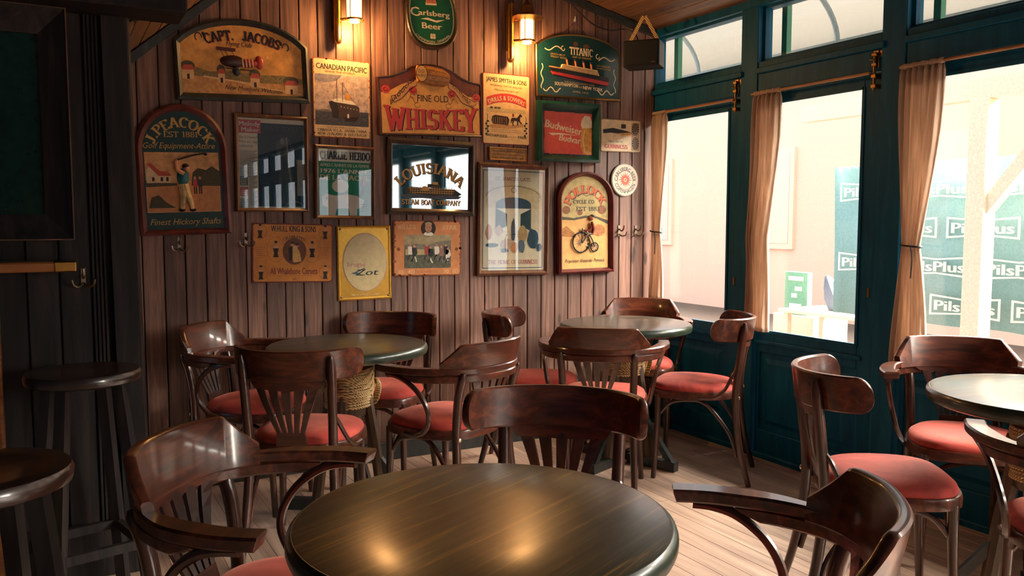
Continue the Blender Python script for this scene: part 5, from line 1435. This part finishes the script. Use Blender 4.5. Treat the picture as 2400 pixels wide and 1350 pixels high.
# ---- 15 little carved plaque -----------------------------------------------------------------------------
s = Sign('wall_plaque', 'little carved yellow plaque with three lines of lettering', 'plaque', (1145, 344), (1232, 350), (1231, 380), (1143, 375))
s.slab('board', RECT(0.0), paint((176, 128, 70), 0.5, 0.4), 0.0, 0.010)
s.frame('rim', RECT(0.0), RECT(0.035, 0.11), paint((150, 104, 56), 0.5, 0.3), 0.0, 0.014, 0.0105)
for k, tx in enumerate(('Exclusive preferred by', 'the brewers served only', 'in the direction of the right')):
    s.text(tx, 0.5, 0.26+0.25*k, 0.13, DKBR, 0.0105, w=0.82+0.02*k, bold=0.01)
s.done()

# ---- 16 gate poster, framed --------------------------------------------------------------------------------
s = framed('framed_poster', 'tall framed brewery gate poster with blue border', (1114, 379), (1282, 389), (1282, 642), (1117, 646), 'frame_wood', 0.062, 0.045, 0.026, paint((236, 218, 182), 0.6, 0.08))
d = 0.0085
NAVY = paint((24, 62, 84), 0.5, 0.1)
for a, b in (((0.075, 0.063), (0.925, 0.070)), ((0.075, 0.932), (0.925, 0.939)), ((0.075, 0.063), (0.085, 0.939)), ((0.915, 0.063), (0.925, 0.939))):
    s.rect('border', a[0], a[1], b[0], b[1], NAVY, d)
STONE = paint((222, 196, 148), 0.6, 0.2)
s.poly('gatehouse', [(0.09, 0.42), (0.09, 0.27), (0.2, 0.215), (0.36, 0.19), (0.5, 0.185), (0.64, 0.19), (0.8, 0.215), (0.91, 0.27), (0.91, 0.42)], STONE, d+0.0002)
s.rect('gatehouse', 0.09, 0.40, 0.91, 0.62, paint((232, 210, 170), 0.6, 0.1), d+0.0003)
s.line('gatehouse', [(0.12, 0.30)]+[(0.5-0.38*math.cos(PI*k/16), 0.30-0.10*math.sin(PI*k/16)) for k in range(17)], 0.006, BROWN, d+0.0005)
s.poly('gatehouse', [(0.25, 0.40)]+[(0.5-0.25*math.cos(PI*k/12), 0.365-0.065*math.sin(PI*k/12)) for k in range(13)]+[(0.75, 0.40)], NAVY, d+0.0006)
s.rect('gatehouse', 0.25, 0.40, 0.75, 0.60, paint((240, 226, 196), 0.6, 0.05), d+0.0006)
s.poly('gatehouse', [(0.25, 0.40), (0.41, 0.45), (0.41, 0.56), (0.25, 0.60)], TEAL, d+0.0008); s.poly('gatehouse', [(0.75, 0.40), (0.60, 0.45), (0.60, 0.56), (0.75, 0.60)], TEAL, d+0.0008)
s.ring('gatehouse', 0.5, 0.235, 0.03, 0.022, 0.008, BROWN, d+0.0007)
s.text("ST JAMES'S GATE", 0.49, 0.137, 0.030, paint((150, 80, 70), 0.5, 0.1), d, w=0.50, font='serif')
s.text('THE HOME OF GUINNESS', 0.505, 0.882, 0.038, paint((176, 72, 60), 0.5, 0.1), d, w=0.70, font='serif')
blobs = [((0.16, 0.62), 0.05, 0.075, paint((196, 130, 86), 0.6, 0.3)), ((0.30, 0.60), 0.06, 0.05, paint((200, 170, 150), 0.6, 0.3)), ((0.50, 0.60), 0.035, 0.11, NAVY), ((0.63, 0.63), 0.07, 0.08, paint((190, 150, 96), 0.6, 0.3)), ((0.78, 0.67), 0.08, 0.10, NAVY), ((0.21, 0.73), 0.09, 0.022, NAVY), ((0.42, 0.72), 0.10, 0.05, paint((206, 170, 140), 0.6, 0.3)), ((0.52, 0.75), 0.05, 0.05, paint((200, 130, 70), 0.6, 0.3)), ((0.62, 0.74), 0.05, 0.06, BLUEG), ((0.38, 0.78), 0.06, 0.02, BLUEG), ((0.87, 0.75), 0.04, 0.04, NAVY)]
rr_ = random.Random(9)
for i, ((cu, cv), ru, rv, mt) in enumerate(blobs):
    s.poly('crowd', [(cu+ru*(0.8+0.3*rr_.random())*math.cos(2*PI*k/13), cv+rv*(0.8+0.3*rr_.random())*math.sin(2*PI*k/13)) for k in range(13)], mt, d+0.001+0.00015*i)
glass(s, 0.062, 0.045, 0.0120); s.done()

# ---- 17 corset plate ----------------------------------------------------------------------------------------
s = plate('tin_sign', 'orange corset advertising plate with small portrait ovals', (589, 522), (778, 526), (780, 661), (591, 663), paint((214, 134, 52), 0.45, 0.2, scale=18), paint((120, 48, 34), 0.5, 0.3))
d = 0.0040
s.text('W.HULL KING & SONS', 0.505, 0.085, 0.105, K, d, w=0.555, bold=0.035)
s.text('CELEBRATED', 0.51, 0.225, 0.050, K, d, w=0.29, bold=0.015, arc=0.28)
s.text('All Whalebone Corsets', 0.51, 0.80, 0.115, DKRED, d, w=0.585, bold=0.03)
LBR = paint((176, 104, 40), 0.5, 0.2)
s.ell('portraits', 0.515, 0.47, 0.147, 0.225, paint((116, 64, 38), 0.5, 0.3), d, 30)
s.poly('portraits', [(0.47, 0.38), (0.53, 0.36), (0.58, 0.48), (0.60, 0.64), (0.50, 0.66), (0.48, 0.52)], paint((220, 170, 104), 0.5, 0.3), d+0.0003)
s.poly('portraits', [(0.44, 0.40), (0.49, 0.38), (0.49, 0.60), (0.45, 0.64)], DKBR, d+0.0004)
for u, v in ((0.485, 0.345), (0.545, 0.37)):
    s.ell('portraits', u, v, 0.022, 0.032, SKIN, d+0.0005, 12); s.ell('portraits', u, v-0.02, 0.024, 0.020, DKBR, d+0.0006, 12)
for u, v, k_ in ((0.285, 0.44, 1.0), (0.735, 0.44, 1.0), (0.095, 0.14, 0.85), (0.90, 0.14, 0.85), (0.105, 0.83, 0.85), (0.905, 0.83, 0.85)):
    if k_ == 1.0:
        s.ring('portraits', u, v, 0.105, 0.215, 0.005, LBR, d)
    else:
        s.ring('portraits', u, v, 0.080, 0.120, 0.005, LBR, d)
    s.ell('portraits', u, v-0.105*k_, 0.017*k_, 0.028*k_, SKIN, d+0.0003, 12); s.ell('portraits', u, v-0.125*k_, 0.020*k_, 0.022*k_, K, d+0.0004, 12)
    s.poly('portraits', [(u-0.035*k_, v-0.06*k_), (u+0.035*k_, v-0.06*k_), (u+0.030*k_, v), (u-0.030*k_, v)], SKIN, d+0.0003)
    s.poly('portraits', [(u-0.036*k_, v-0.02*k_), (u+0.036*k_, v-0.02*k_), (u+0.020*k_, v+0.06*k_), (u+0.034*k_, v+0.13*k_), (u-0.034*k_, v+0.13*k_), (u-0.020*k_, v+0.06*k_)], DKBR, d+0.0005)
for u in (0.10, 0.91):
    for k in range(6):
        s.rect('small_print', u-0.055, 0.40+0.035*k, u+0.055-0.02*(k % 2), 0.408+0.035*k, LBR, d)
s.line('small_print', [(0.22, 0.88), (0.80, 0.88)], 0.004, LBR, d); s.text('XXX', 0.51, 0.94, 0.03, K, d, w=0.05)
s.done()

# ---- 18 gold beer plate ---------------------------------------------------------------------------------------
s = Sign('brass_sign', 'shiny gold sheet sign with a cream oval, hung slightly tilted', 'sign', (787, 530), (913, 528), (917, 699), (792, 705))
s.slab('plate', RECT(0.0), 'gold_sheet', 0.0, 0.003)
s.mb('plate').loft([[s.P(u, v, q) for u, v in RECT(m_, m_*0.75)] for m_, q in ((0.0, 0.003), (0.025, 0.0055), (0.05, 0.004))], 'gold_sheet', caps=True, smooth=False)
d = 0.0068
s.slab('oval_panel', [(0.51+0.40*math.cos(2*PI*k/48), 0.49+0.385*math.sin(2*PI*k/48)) for k in range(48)], paint((226, 204, 152), 0.3, 0.12), 0.003, d)
s.ring('oval_rim', 0.51, 0.49, 0.405, 0.39, 0.012, paint((196, 160, 150), 0.4, 0.1), d+0.0003, 48)
s.text('brugse', 0.345, 0.515, 0.065, paint((190, 120, 130), 0.5, 0.1), d+0.0004, w=0.33, bold=-0.005, skew=-0.03)
s.poly('lettering_stroke', [(0.24, 0.64), (0.50, 0.565), (0.505, 0.58), (0.36, 0.625), (0.43, 0.655), (0.52, 0.665), (0.42, 0.672), (0.32, 0.65)], BLUEG, d+0.0004)
s.text('Zot', 0.535, 0.625, 0.085, DKGREEN, d+0.0006, w=0.44, bold=0.02, shear=0.2)
s.text('Not so my Brugse Zwadder!', 0.51, 0.925, 0.020, WHITE, 0.0062, w=0.52)
for u, v in ((0.06, 0.045), (0.94, 0.045), (0.06, 0.955), (0.94, 0.955)):
    s.dome('screw', u, v, 0.022, 0.016, 'old_iron', 0.004, 0.004, 12, 3)
s.done()

# ---- 19 cigarette plate ------------------------------------------------------------------------------------------
s = plate('tin_sign', 'faded orange tobacco tin sign with a football match picture', (920, 516), (1079, 517), (1079, 645), (922, 647), paint((222, 142, 84), 0.5, 0.2, scale=18), RUST)
d = 0.0040
s.rect('picture', 0.155, 0.26, 0.845, 0.86, paint((176, 156, 116), 0.55, 0.3, scale=30), d)
s.rect('picture', 0.155, 0.52, 0.845, 0.86, paint((92, 92, 72), 0.55, 0.5, scale=50), d+0.0003)
s.poly('picture', [(0.155, 0.44), (0.3, 0.42), (0.5, 0.44), (0.7, 0.37), (0.845, 0.36), (0.845, 0.53), (0.155, 0.53)], paint((132, 120, 104), 0.6, 0.4, scale=90), d+0.0002)
s.rect('picture', 0.17, 0.52, 0.50, 0.62, paint((190, 168, 116), 0.55, 0.2), d+0.0004)
rr_ = random.Random(12)
for u, v, c_ in ((0.24, 0.52, WHITE), (0.30, 0.54, K), (0.48, 0.52, paint((170, 70, 60), 0.5, 0.2)), (0.54, 0.56, K), (0.63, 0.52, WHITE), (0.70, 0.55, paint((150, 110, 90), 0.5, 0.2)), (0.77, 0.52, K), (0.80, 0.58, WHITE)):
    s.ell('picture', u, v-0.07, 0.017, 0.024, SKIN, d+0.0008, 10)
    s.poly('picture', [(u-0.035, v-0.05), (u+0.03, v-0.05), (u+0.045, v+0.05), (u+0.02, v+0.10), (u-0.03, v+0.09)], c_, d+0.0007)
    s.line('picture', [(u-0.01, v+0.08), (u+0.015+0.02*rr_.uniform(-1, 1), v+0.15), (u+0.03, v+0.21)], 0.018, WHITE if c_ is K else GREY, d+0.0006)
    s.line('picture', [(u+0.01, v+0.08), (u-0.03, v+0.16), (u-0.035, v+0.20)], 0.016, DKBR, d+0.0006)
s.ell('portrait', 0.505, 0.145, 0.108, 0.145, DKBR, d+0.0008, 26)
s.poly('portrait', [(0.43, 0.25), (0.46, 0.21), (0.50, 0.23), (0.55, 0.21), (0.585, 0.25), (0.55, 0.28), (0.47, 0.28)], WHITE, d+0.0010)
s.ell('portrait', 0.505, 0.135, 0.050, 0.085, SKIN, d+0.0011, 18); s.ell('portrait', 0.505, 0.065, 0.052, 0.038, paint((200, 170, 140), 0.5, 0.2), d+0.0010, 16)
for u in (0.488, 0.524):
    s.ell('portrait', u, 0.125, 0.007, 0.007, K, d+0.0013, 8)
s.line('portrait', [(0.49, 0.185), (0.52, 0.185)], 0.006, DKRED, d+0.0013)
LT = paint((236, 190, 140), 0.5, 0.1)
s.text("WILLS'S", 0.185, 0.12, 0.075, LT, d, w=0.27, font='serif'); s.text('STAR', 0.825, 0.12, 0.075, LT, d, w=0.22, font='serif')
s.text('10  4D', 0.185, 0.925, 0.070, LT, d, w=0.24, font='serif'); s.text('20  8D', 0.845, 0.925, 0.070, LT, d, w=0.22, font='serif'); s.text('CIGARETTES', 0.50, 0.925, 0.040, paint((190, 104, 60), 0.5, 0.2), d, w=0.32)
for u in (0.07, 0.93):
    s.ell('ornament', u, 0.52, 0.024, 0.034, RUST, d, 12)
for k in range(34):
    rr2 = random.Random(k+50); u = rr2.uniform(0.01, 0.99); e = k % 4
    cu, cv = ((u, 0.012), (u, 0.988), (0.012, u), (0.988, u))[e]
    s.ell('rust_spots', cu, cv, rr2.uniform(0.012, 0.03), rr2.uniform(0.012, 0.03), RUST, d+0.0001, 8)
s.done()
# ================================================================== WALL LANTERNS
def make_lantern(label, loc):
    t = thing('wall_lantern', label, 'wall lamp', loc, group='brass wall lanterns with frosted cylinders')
    # local: origin on the wall at the lamp's tube foot, -y out of the wall
    m = MB(); m.tube([(0, -0.035, 0.0), (0, -0.035, 0.30)], 0.020, 'brass', 14)
    m.lathe([(0.0005, -0.022), (0.010, -0.020), (0.018, -0.012), (0.020, 0.0)], 'brass', 14, c=(0, -0.035))
    m.build('bracket_tube', t)
    m = MB(); m.box((-0.016, -0.018, 0.05), (0.016, 0.0, 0.25), 'dull_brass', 0.003); m.build('wall_plate', t)
    for z in (0.10, 0.215):
        m = MB(); m.tube([(0.0, -0.035, z), (0.045, -0.085, z)], 0.007, 'brass', 8); m.build('arm', t)
    cx, cy = 0.065, -0.105
    m = MB(); m.lathe([(0.034, 0.098), (0.036, 0.105), (0.036, 0.20), (0.034, 0.205)], 'lantern_glow', 24, c=(cx, cy)); m.build('glass_cylinder', t)
    m = MB(); m.lathe([(0.030, 0.084), (0.046, 0.086), (0.048, 0.092), (0.044, 0.097), (0.032, 0.0975)], 'brass', 24, c=(cx, cy))
    for k in range(4):
        a = PI/4+PI/2*k
        m.tube([(cx+0.044*math.cos(a), cy+0.044*math.sin(a), 0.092), (cx+0.044*math.cos(a), cy+0.044*math.sin(a), 0.215)], 0.0022, 'brass', 6)
    m.build('cage', t)
    m = MB(); m.lathe([(0.024, 0.085), (0.026, 0.080), (0.015, 0.076), (0.001, 0.0755)], 'lantern_glow', 20, c=(cx, cy)); m.build('lens', t)
    m = MB(); m.lathe([(0.040, 0.206), (0.092, 0.216), (0.093, 0.219), (0.060, 0.232), (0.042, 0.238), (0.036, 0.262), (0.034, 0.282), (0.020, 0.292), (0.010, 0.312), (0.008, 0.33), (0.001, 0.333)], 'dull_brass', 28, c=(cx, cy)); m.build('shade', t)
    m = MB(); m.tube(crom([(cx-0.036, cy, 0.255), (cx-0.030, cy, 0.305), (cx, cy, 0.350), (cx+0.030, cy, 0.305), (cx+0.036, cy, 0.255)], 6), 0.003, 'dull_brass', 6); m.build('handle', t)
    m = MB(); pts = []
    for k in range(121):
        a = k*0.9; pts.append((-0.002+0.0055*math.cos(a), -0.035+0.0055*math.sin(a), 0.29+0.0030*k))
    m.tube(pts, 0.0042, 'dull_brass', 5); m.build('cable_conduit', t)
    l = bpy.data.lights.new('lantern_bulb', 'POINT'); l.energy = 13.0; l.color = (1.0, 0.52, 0.18); l.shadow_soft_size = 0.03
    lo = bpy.data.objects.new('lantern_bulb', l); COL.objects.link(lo); lo.parent = t; lo.location = (cx+0.0, cy-0.0, 0.055)
    return t
c = on_wall(1190, 150); make_lantern('brass wall lantern right of the green oval sign', (c.x, WALL_Y, c.y+0.022))
c = on_wall(787, 107); make_lantern('brass wall lantern left of the green oval sign, its top cut off', (c.x, WALL_Y, c.y+0.022))

# ================================================================== COAT HOOKS
def make_hook(label, x, y, z):
    t = thing('coat_hook', label, 'hook', (x, y, z), group='double iron coat hooks')
    m = MB(); m.box((-0.009, -0.005, -0.03), (0.009, 0, 0.035), 'old_iron', 0.002); m.build('plate', t)
    m = MB()
    m.tube(crom([(0, -0.004, 0.012), (0, -0.03, 0.0), (0, -0.05, 0.012), (0, -0.056, 0.034)], 5), 0.0045, 'old_iron', 8)
    for s_ in (-1, 1):
        m.tube(crom([(0, -0.004, -0.02), (0.014*s_, -0.02, -0.032), (0.030*s_, -0.03, -0.026), (0.036*s_, -0.034, -0.006)], 5), 0.0042, 'old_iron', 8)
    m.build('prongs', t)
for px, py, lb in ((420, 572, 'iron coat hook right under the arched golfer sign'), (576, 562, 'iron coat hook left of the orange corset plate'), (1450, 541, 'iron coat hook under the round white plate, the left of two'), (1489, 541, 'iron coat hook under the round white plate, the right of two')):
    c = on_wall(px, py); make_hook(lb, c.x, WALL_Y, c.y)
c = on_wall(195, 650, PY); make_hook('iron coat hook on the partition beside the brass-bound ledge', c.x, PY, c.y)

# ================================================================== LOUDSPEAKER hung in the corner
sp_ = thing('loudspeaker', 'black box loudspeaker hung by straps in the corner', 'loudspeaker', (3.03, 3.92, 2.17), (0, 0, R(-51)))
m = MB(); m.box((-0.105, -0.07, 0.0), (0.105, 0.07, 0.15), 'black_plastic', 0.006); m.build('cabinet', sp_)
m = MB(); m.box((-0.096, -0.078, 0.009), (0.096, -0.0705, 0.141), 'speaker_cloth', 0.003); m.build('grille', sp_)
m = MB(); m.box((0.060, -0.0805, 0.016), (0.086, -0.078, 0.024), 'old_iron'); m.build('badge', sp_)
m = MB()
for s_ in (-1, 1):
    m.bar((0.085*s_, 0.0, 0.148), (0.004*s_, 0.0, 0.295), 0.020, 0.004, 'rope', up=(0, 1, 0))
m.build('strap', sp_)
m = MB(); m.tube([(0, 0.0, 0.285), (0, 0.0, 0.31), (0.0, 0.0, 0.35)], 0.004, 'old_iron', 6); m.build('ceiling_hook', sp_)
m = MB(); m.tube(crom([(2.62, WALL_Y-0.04, 2.60), (2.74, WALL_Y-0.025, 2.52), (2.86, WALL_Y-0.012, 2.455), (2.98, WALL_Y-0.02, 2.43), (3.06, WALL_Y-0.05, 2.44), (3.09, WALL_Y-0.12, 2.40), (3.06, 4.0, 2.315)], 6), 0.004, 'black_plastic', 6)
tag(m.build('speaker_cable'), 'thin dark cable drooping along the ceiling to the loudspeaker', 'cable')
# nail plate and cord above the ship sign
c = on_wall(1347, 48)
t = thing('picture_hanger', 'small white picture hanger with cord above the ocean liner sign', 'hook', (c.x, WALL_Y, c.y))
m = MB(); m.box((-0.007, -0.004, -0.010), (0.007, 0, 0.008), paint((220, 215, 200), 0.5, 0.1), 0.001); m.tube([(0, -0.003, 0.008), (0, -0.006, 0.016), (0, -0.003, 0.022)], 0.0025, paint((220, 215, 200), 0.5, 0.1), 6); m.build('plate', t)
m = MB(); m.tube([(-0.075, -0.006, -0.075), (0, -0.008, -0.006), (0.085, -0.006, -0.085)], 0.0015, 'black_plastic', 5); m.build('cord', t)

# ================================================================== CURTAINS AND RODS
def make_curtain(label, ytop0, ytop1, zt, zb, tie_z, tie_y, tie_w, bot0, bot1, xin, folds, tied=True):
    t = thing('curtain', label, 'curtain', (xin, (ytop0+ytop1)/2, zb), group='beige door curtains')
    oy, oz = (ytop0+ytop1)/2, zb
    nu, nv = folds*8, 46
    rr_ = random.Random(int(ytop0*1000))
    ph = [rr_.uniform(-0.6, 0.6) for _ in range(folds+1)]
    v = []; f = []
    for j in range(nv+1):
        z = zt+(zb-zt)*j/nv
        if z > tie_z:
            k = max(0, (zt-z)/(zt-tie_z)); k2 = k**1.7
            a = ytop0+(tie_y-tie_w/2-ytop0)*k2; b = ytop1+(tie_y+tie_w/2-ytop1)*k2
        else:
            k = (tie_z-z)/(tie_z-zb); k2 = 1-max(0, 1-k)**1.8
            a = tie_y-tie_w/2+(bot0-tie_y+tie_w/2)*k2; b = tie_y+tie_w/2+(bot1-tie_y-tie_w/2)*k2
        amp = 0.020*min(1.0, max(0.35, (b-a)/0.16))+0.004*math.sin(j*0.3)
        if j == 0:
            amp *= 0.5
        for i in range(nu+1):
            u = i/nu
            s_ = math.sin(u*folds*2*PI+ph[int(u*folds)]*0.0+0.35*math.sin(j*0.13+u*5))
            y = a+(b-a)*(u+0.018*math.cos(u*folds*2*PI))
            v.append((amp*s_*0.9+0.005*math.sin(u*9+j*0.2), y-oy, z-oz))
    for j in range(nv):
        for i in range(nu):
            p = j*(nu+1)+i
            f.append((p, p+1, p+nu+2, p+nu+1))
    m = MB(); m.add(v, f, 'curtain_cloth', True); o = m.build('cloth', t)
    sm = o.modifiers.new('thickness', 'SOLIDIFY'); sm.thickness = 0.0016
    if tied:
        m = MB(); ring = [(0.030*math.cos(a), tie_y-oy+(tie_w/2+0.008)*math.sin(a), tie_z-oz+0.004*math.sin(a)) for a in [2*PI*k/24 for k in range(24)]]
        m.tube(ring, 0.0045, 'black_plastic', 6, closed=True)
        m.tube(crom([(-0.03, tie_y-oy-0.02, tie_z-oz), (-0.036, tie_y-oy-0.035, tie_z-oz-0.05), (-0.034, tie_y-oy-0.03, tie_z-oz-0.14)], 5), 0.003, 'black_plastic', 6)
        m.build('tie_cord', t)
    # narrow casing on the rod
    m = MB(); n = 14; rings = []
    for k in range(n+1):
        y = ytop0+(ytop1-ytop0)*k/n-oy; r_ = 0.0115+0.0025*math.sin(k*2.1)
        rings.append([(r_*math.cos(q*PI/4), y, zt-oz+0.008+r_*math.sin(q*PI/4)) for q in range(8)])
    m.loft(rings, 'curtain_cloth'); m.build('rod_pocket', t)
    return t
XC = WIN_X-0.058
make_curtain('narrow tied curtain in the corner beside the boarded wall', 4.045, 4.170, 1.945, 0.80, 1.225, 4.125, 0.075, 4.06, 4.172, XC, 5)
make_curtain('untied straight beige curtain on the middle glazed door', 3.135, 3.315, 1.955, 0.70, 1.20, 3.275, 0.15, 3.185, 3.335, XC, 6, tied=False)
make_curtain('large knotted curtain at the right-hand window', 2.235, 2.435, 1.955, 0.63, 1.18, 2.36, 0.085, 2.27, 2.435, XC, 7)
for k, (a, b, lb) in enumerate(((3.47, 4.17, 'curtain rod of the door in the corner'), (2.60, 3.335, 'curtain rod of the middle glazed door'), (1.70, 2.445, 'curtain rod of the right-hand window'))):
    z = (1.953, 1.963, 1.963)[k]
    t = thing('curtain_rod', lb, 'rod', (XC, (a+b)/2, z), group='wooden curtain rods')
    L = (b-a)/2
    m = MB(); m.tube([(0, -L, 0), (0, L, 0)], 0.0075, 'rod_wood', 10); m.build('pole', t)
    for s_ in (-1, 1):
        m = MB(); m.tube([(0.0, s_*(L-0.02), 0), (0.052, s_*(L-0.02), 0)], 0.005, 'dull_brass', 8); m.build('bracket', t)

# ================================================================== OUTSIDE
struct(MB().box((WIN_X+0.12, YB, -0.6), (30, 22, -0.40), 'paving').build('ground'), 'pale paving outside the doors')
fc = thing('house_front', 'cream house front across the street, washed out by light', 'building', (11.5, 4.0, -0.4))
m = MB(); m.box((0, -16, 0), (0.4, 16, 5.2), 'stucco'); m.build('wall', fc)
for k in range(7):
    y = -10+k*3.3
    w_ = MB(); w_.box((-0.06, y, 1.2), (0.0, y+1.1, 3.0), paint((240, 208, 184), 0.7, 0.05)); w_.build('window_frame', fc)
    w_ = MB(); w_.box((-0.07, y+0.1, 1.3), (-0.062, y+1.0, 2.9), paint((222, 200, 184), 0.5, 0.05)); w_.build('window_pane', fc)
# curved glazed canopy above the doors
cn = thing('glass_canopy', 'curved translucent canopy on arched steel ribs outside the transoms', 'canopy', (WIN_X+0.12, 2.0, 2.2))
def arch(k):
    a = k*PI/2
    return (0.95*math.sin(a), 0.22+0.50*math.cos(a))
m = MB(); v = []; f = []
ny = 2
for i in range(17):
    x_, z_ = arch(i/16)
    v += [(x_, -9.0, z_), (x_, 4.5, z_)]
for i in range(16):
    f.append((2*i, 2*i+1, 2*i+3, 2*i+2))
m.add(v, f, 'canopy_sheet', True); o = m.build('glazing', cn); sm = o.modifiers.new('thickness', 'SOLIDIFY'); sm.thickness = 0.006
for y in (3.03, 1.73, 0.43, -0.87, -2.17, -3.47):
    m = MB(); m.tube([(arch(i/14)[0], y, arch(i/14)[1]-0.02) for i in range(15)], 0.018, 'canopy_steel', 8); m.build('rib', cn)
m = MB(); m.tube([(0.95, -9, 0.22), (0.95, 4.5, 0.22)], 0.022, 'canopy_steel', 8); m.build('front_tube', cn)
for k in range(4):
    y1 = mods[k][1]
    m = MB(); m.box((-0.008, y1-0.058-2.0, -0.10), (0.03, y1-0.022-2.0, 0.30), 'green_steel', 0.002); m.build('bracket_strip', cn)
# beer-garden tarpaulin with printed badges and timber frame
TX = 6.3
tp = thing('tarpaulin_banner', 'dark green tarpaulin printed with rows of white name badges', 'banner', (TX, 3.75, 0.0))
m = MB(); v = []; f = []
for j in range(41):
    y = -1.52+3.06*j/40
    xw = 0.035*math.sin(j*0.7)
    for z in (0.45, 1.1, 1.78):
        v.append((xw+0.02*math.sin(z*3+j*0.3), y, z))
for j in range(40):
    for q in range(2):
        a = j*3+q; f.append((a, a+3, a+4, a+1))
m.add(v, f, 'tarp_green', True); o = m.build('sheet', tp); sm = o.modifiers.new('thickness', 'SOLIDIFY'); sm.thickness = 0.004
def badge(y, z):
    w_, h_ = 0.58, 0.17
    m = MB()
    def outline(s_):
        pts = []
        for (sx, sz, fl_) in ((-1, -1, 0), (0, -0.72, 0), (1, -1, 0), (1, 1, 0), (0, 0.72, 0), (-1, 1, 0)):
            pts.append((sx*(w_/2*s_-(0.006 if s_ < 1 else 0)), sz*(h_/2*(s_ if s_ == 1 else 0.80))))
        return pts
    A, B = outline(1.0), outline(0.955)
    n = len(A)
    m.add([(-0.075, -p[0], p[1]) for p in A]+[(-0.075, -p[0], p[1]) for p in B], [(i, (i+1) % n, n+(i+1) % n, n+i) for i in range(n)], 'tarp_print')
    tv, tf = text_geo('PilsPlus', 'sans', bold=0.05)
    xs_ = [p[0] for p in tv]; wd_ = max(xs_)-min(xs_)
    s_ = 0.50/wd_
    m.add([(-0.075-p[2]*0.0005, -(p[0]-min(xs_)-wd_/2)*s_, (p[1]-0.5)*0.085) for p in tv], tf, 'tarp_print')
    o = m.build('printed_badge', tp); o.location = (0, y, z)
for r_ in range(4):
    for k in range(4):
        badge(-1.10+0.66*k+(0.25 if r_ % 2 else 0.0)-(0.12 if r_ == 2 else 0), 0.62+0.31*r_)
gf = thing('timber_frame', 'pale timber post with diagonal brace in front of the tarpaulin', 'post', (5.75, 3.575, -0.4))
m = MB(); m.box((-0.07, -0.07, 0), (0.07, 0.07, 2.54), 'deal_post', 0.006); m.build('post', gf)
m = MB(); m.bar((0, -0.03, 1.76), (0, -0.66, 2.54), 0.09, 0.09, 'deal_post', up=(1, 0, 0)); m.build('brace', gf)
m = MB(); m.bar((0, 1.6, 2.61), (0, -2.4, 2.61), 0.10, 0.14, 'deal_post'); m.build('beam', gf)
# green notice box, jacket on a chair back, table
m = MB(); m.box((-0.1, -0.3, 0), (0.5, 0.3, 0.6), 'deal_post', 0.01); o = m.build('planter_box'); o.location = (7.65, 6.9, -0.4); tag(o, 'pale planter box outside under the green notice box', 'planter')
nb = thing('notice_box', 'pale green notice box seen through the middle door', 'sign', (7.6, 6.9, 0.2))
m = MB(); m.box((0, -0.17, 0), (0.08, 0.17, 0.50), paint((120, 170, 140), 0.6, 0.15), 0.004); m.build('board', nb)
for z, y_, w_ in ((0.40, 0.0, 0.22), (0.28, -0.04, 0.10), (0.20, 0.02, 0.08), (0.08, 0.0, 0.18)):
    m = MB(); m.box((-0.006, y_-w_/2, z), (0, y_+w_/2, z+0.05), paint((235, 235, 220), 0.6, 0.1)); m.build('notice', nb)
gt = thing('garden_table', 'washed-out garden table outside the middle door', 'table', (7.3, 6.0, -0.4))
m = MB(); m.box((-0.35, -0.55, 0.70), (0.35, 0.55, 0.74), 'deal_post', 0.004); m.build('top', gt)
for a in (-1, 1):
    for b_ in (-1, 1):
        m = MB(); m.box((0.28*a-0.03, 0.48*b_-0.03, 0), (0.28*a+0.03, 0.48*b_+0.03, 0.70), 'deal_post'); m.build('leg', gt)
jk = MB(); rings = []
for z, w_, d_, sh in ((0.0, 0.15, 0.09, -0.10), (0.03, 0.16, 0.10, -0.09), (0.12, 0.13, 0.08, -0.03), (0.22, 0.10, 0.07, 0.02), (0.30, 0.07, 0.05, 0.06), (0.35, 0.035, 0.03, 0.09), (0.37, 0.01, 0.01, 0.10)):
    rings.append([(d_*math.cos(q*PI/8)*(1+0.18*math.sin(q*2.3)), w_*math.sin(q*PI/8)*(1+0.16*math.sin(q*1.9+z*20))+sh, z) for q in range(16)])
jk.loft(rings, 'jacket_cloth')
o = jk.build('jacket'); o.location = (7.3, 6.1, 0.341); tag(o, 'dark jacket heaped on the garden table outside', 'jacket')
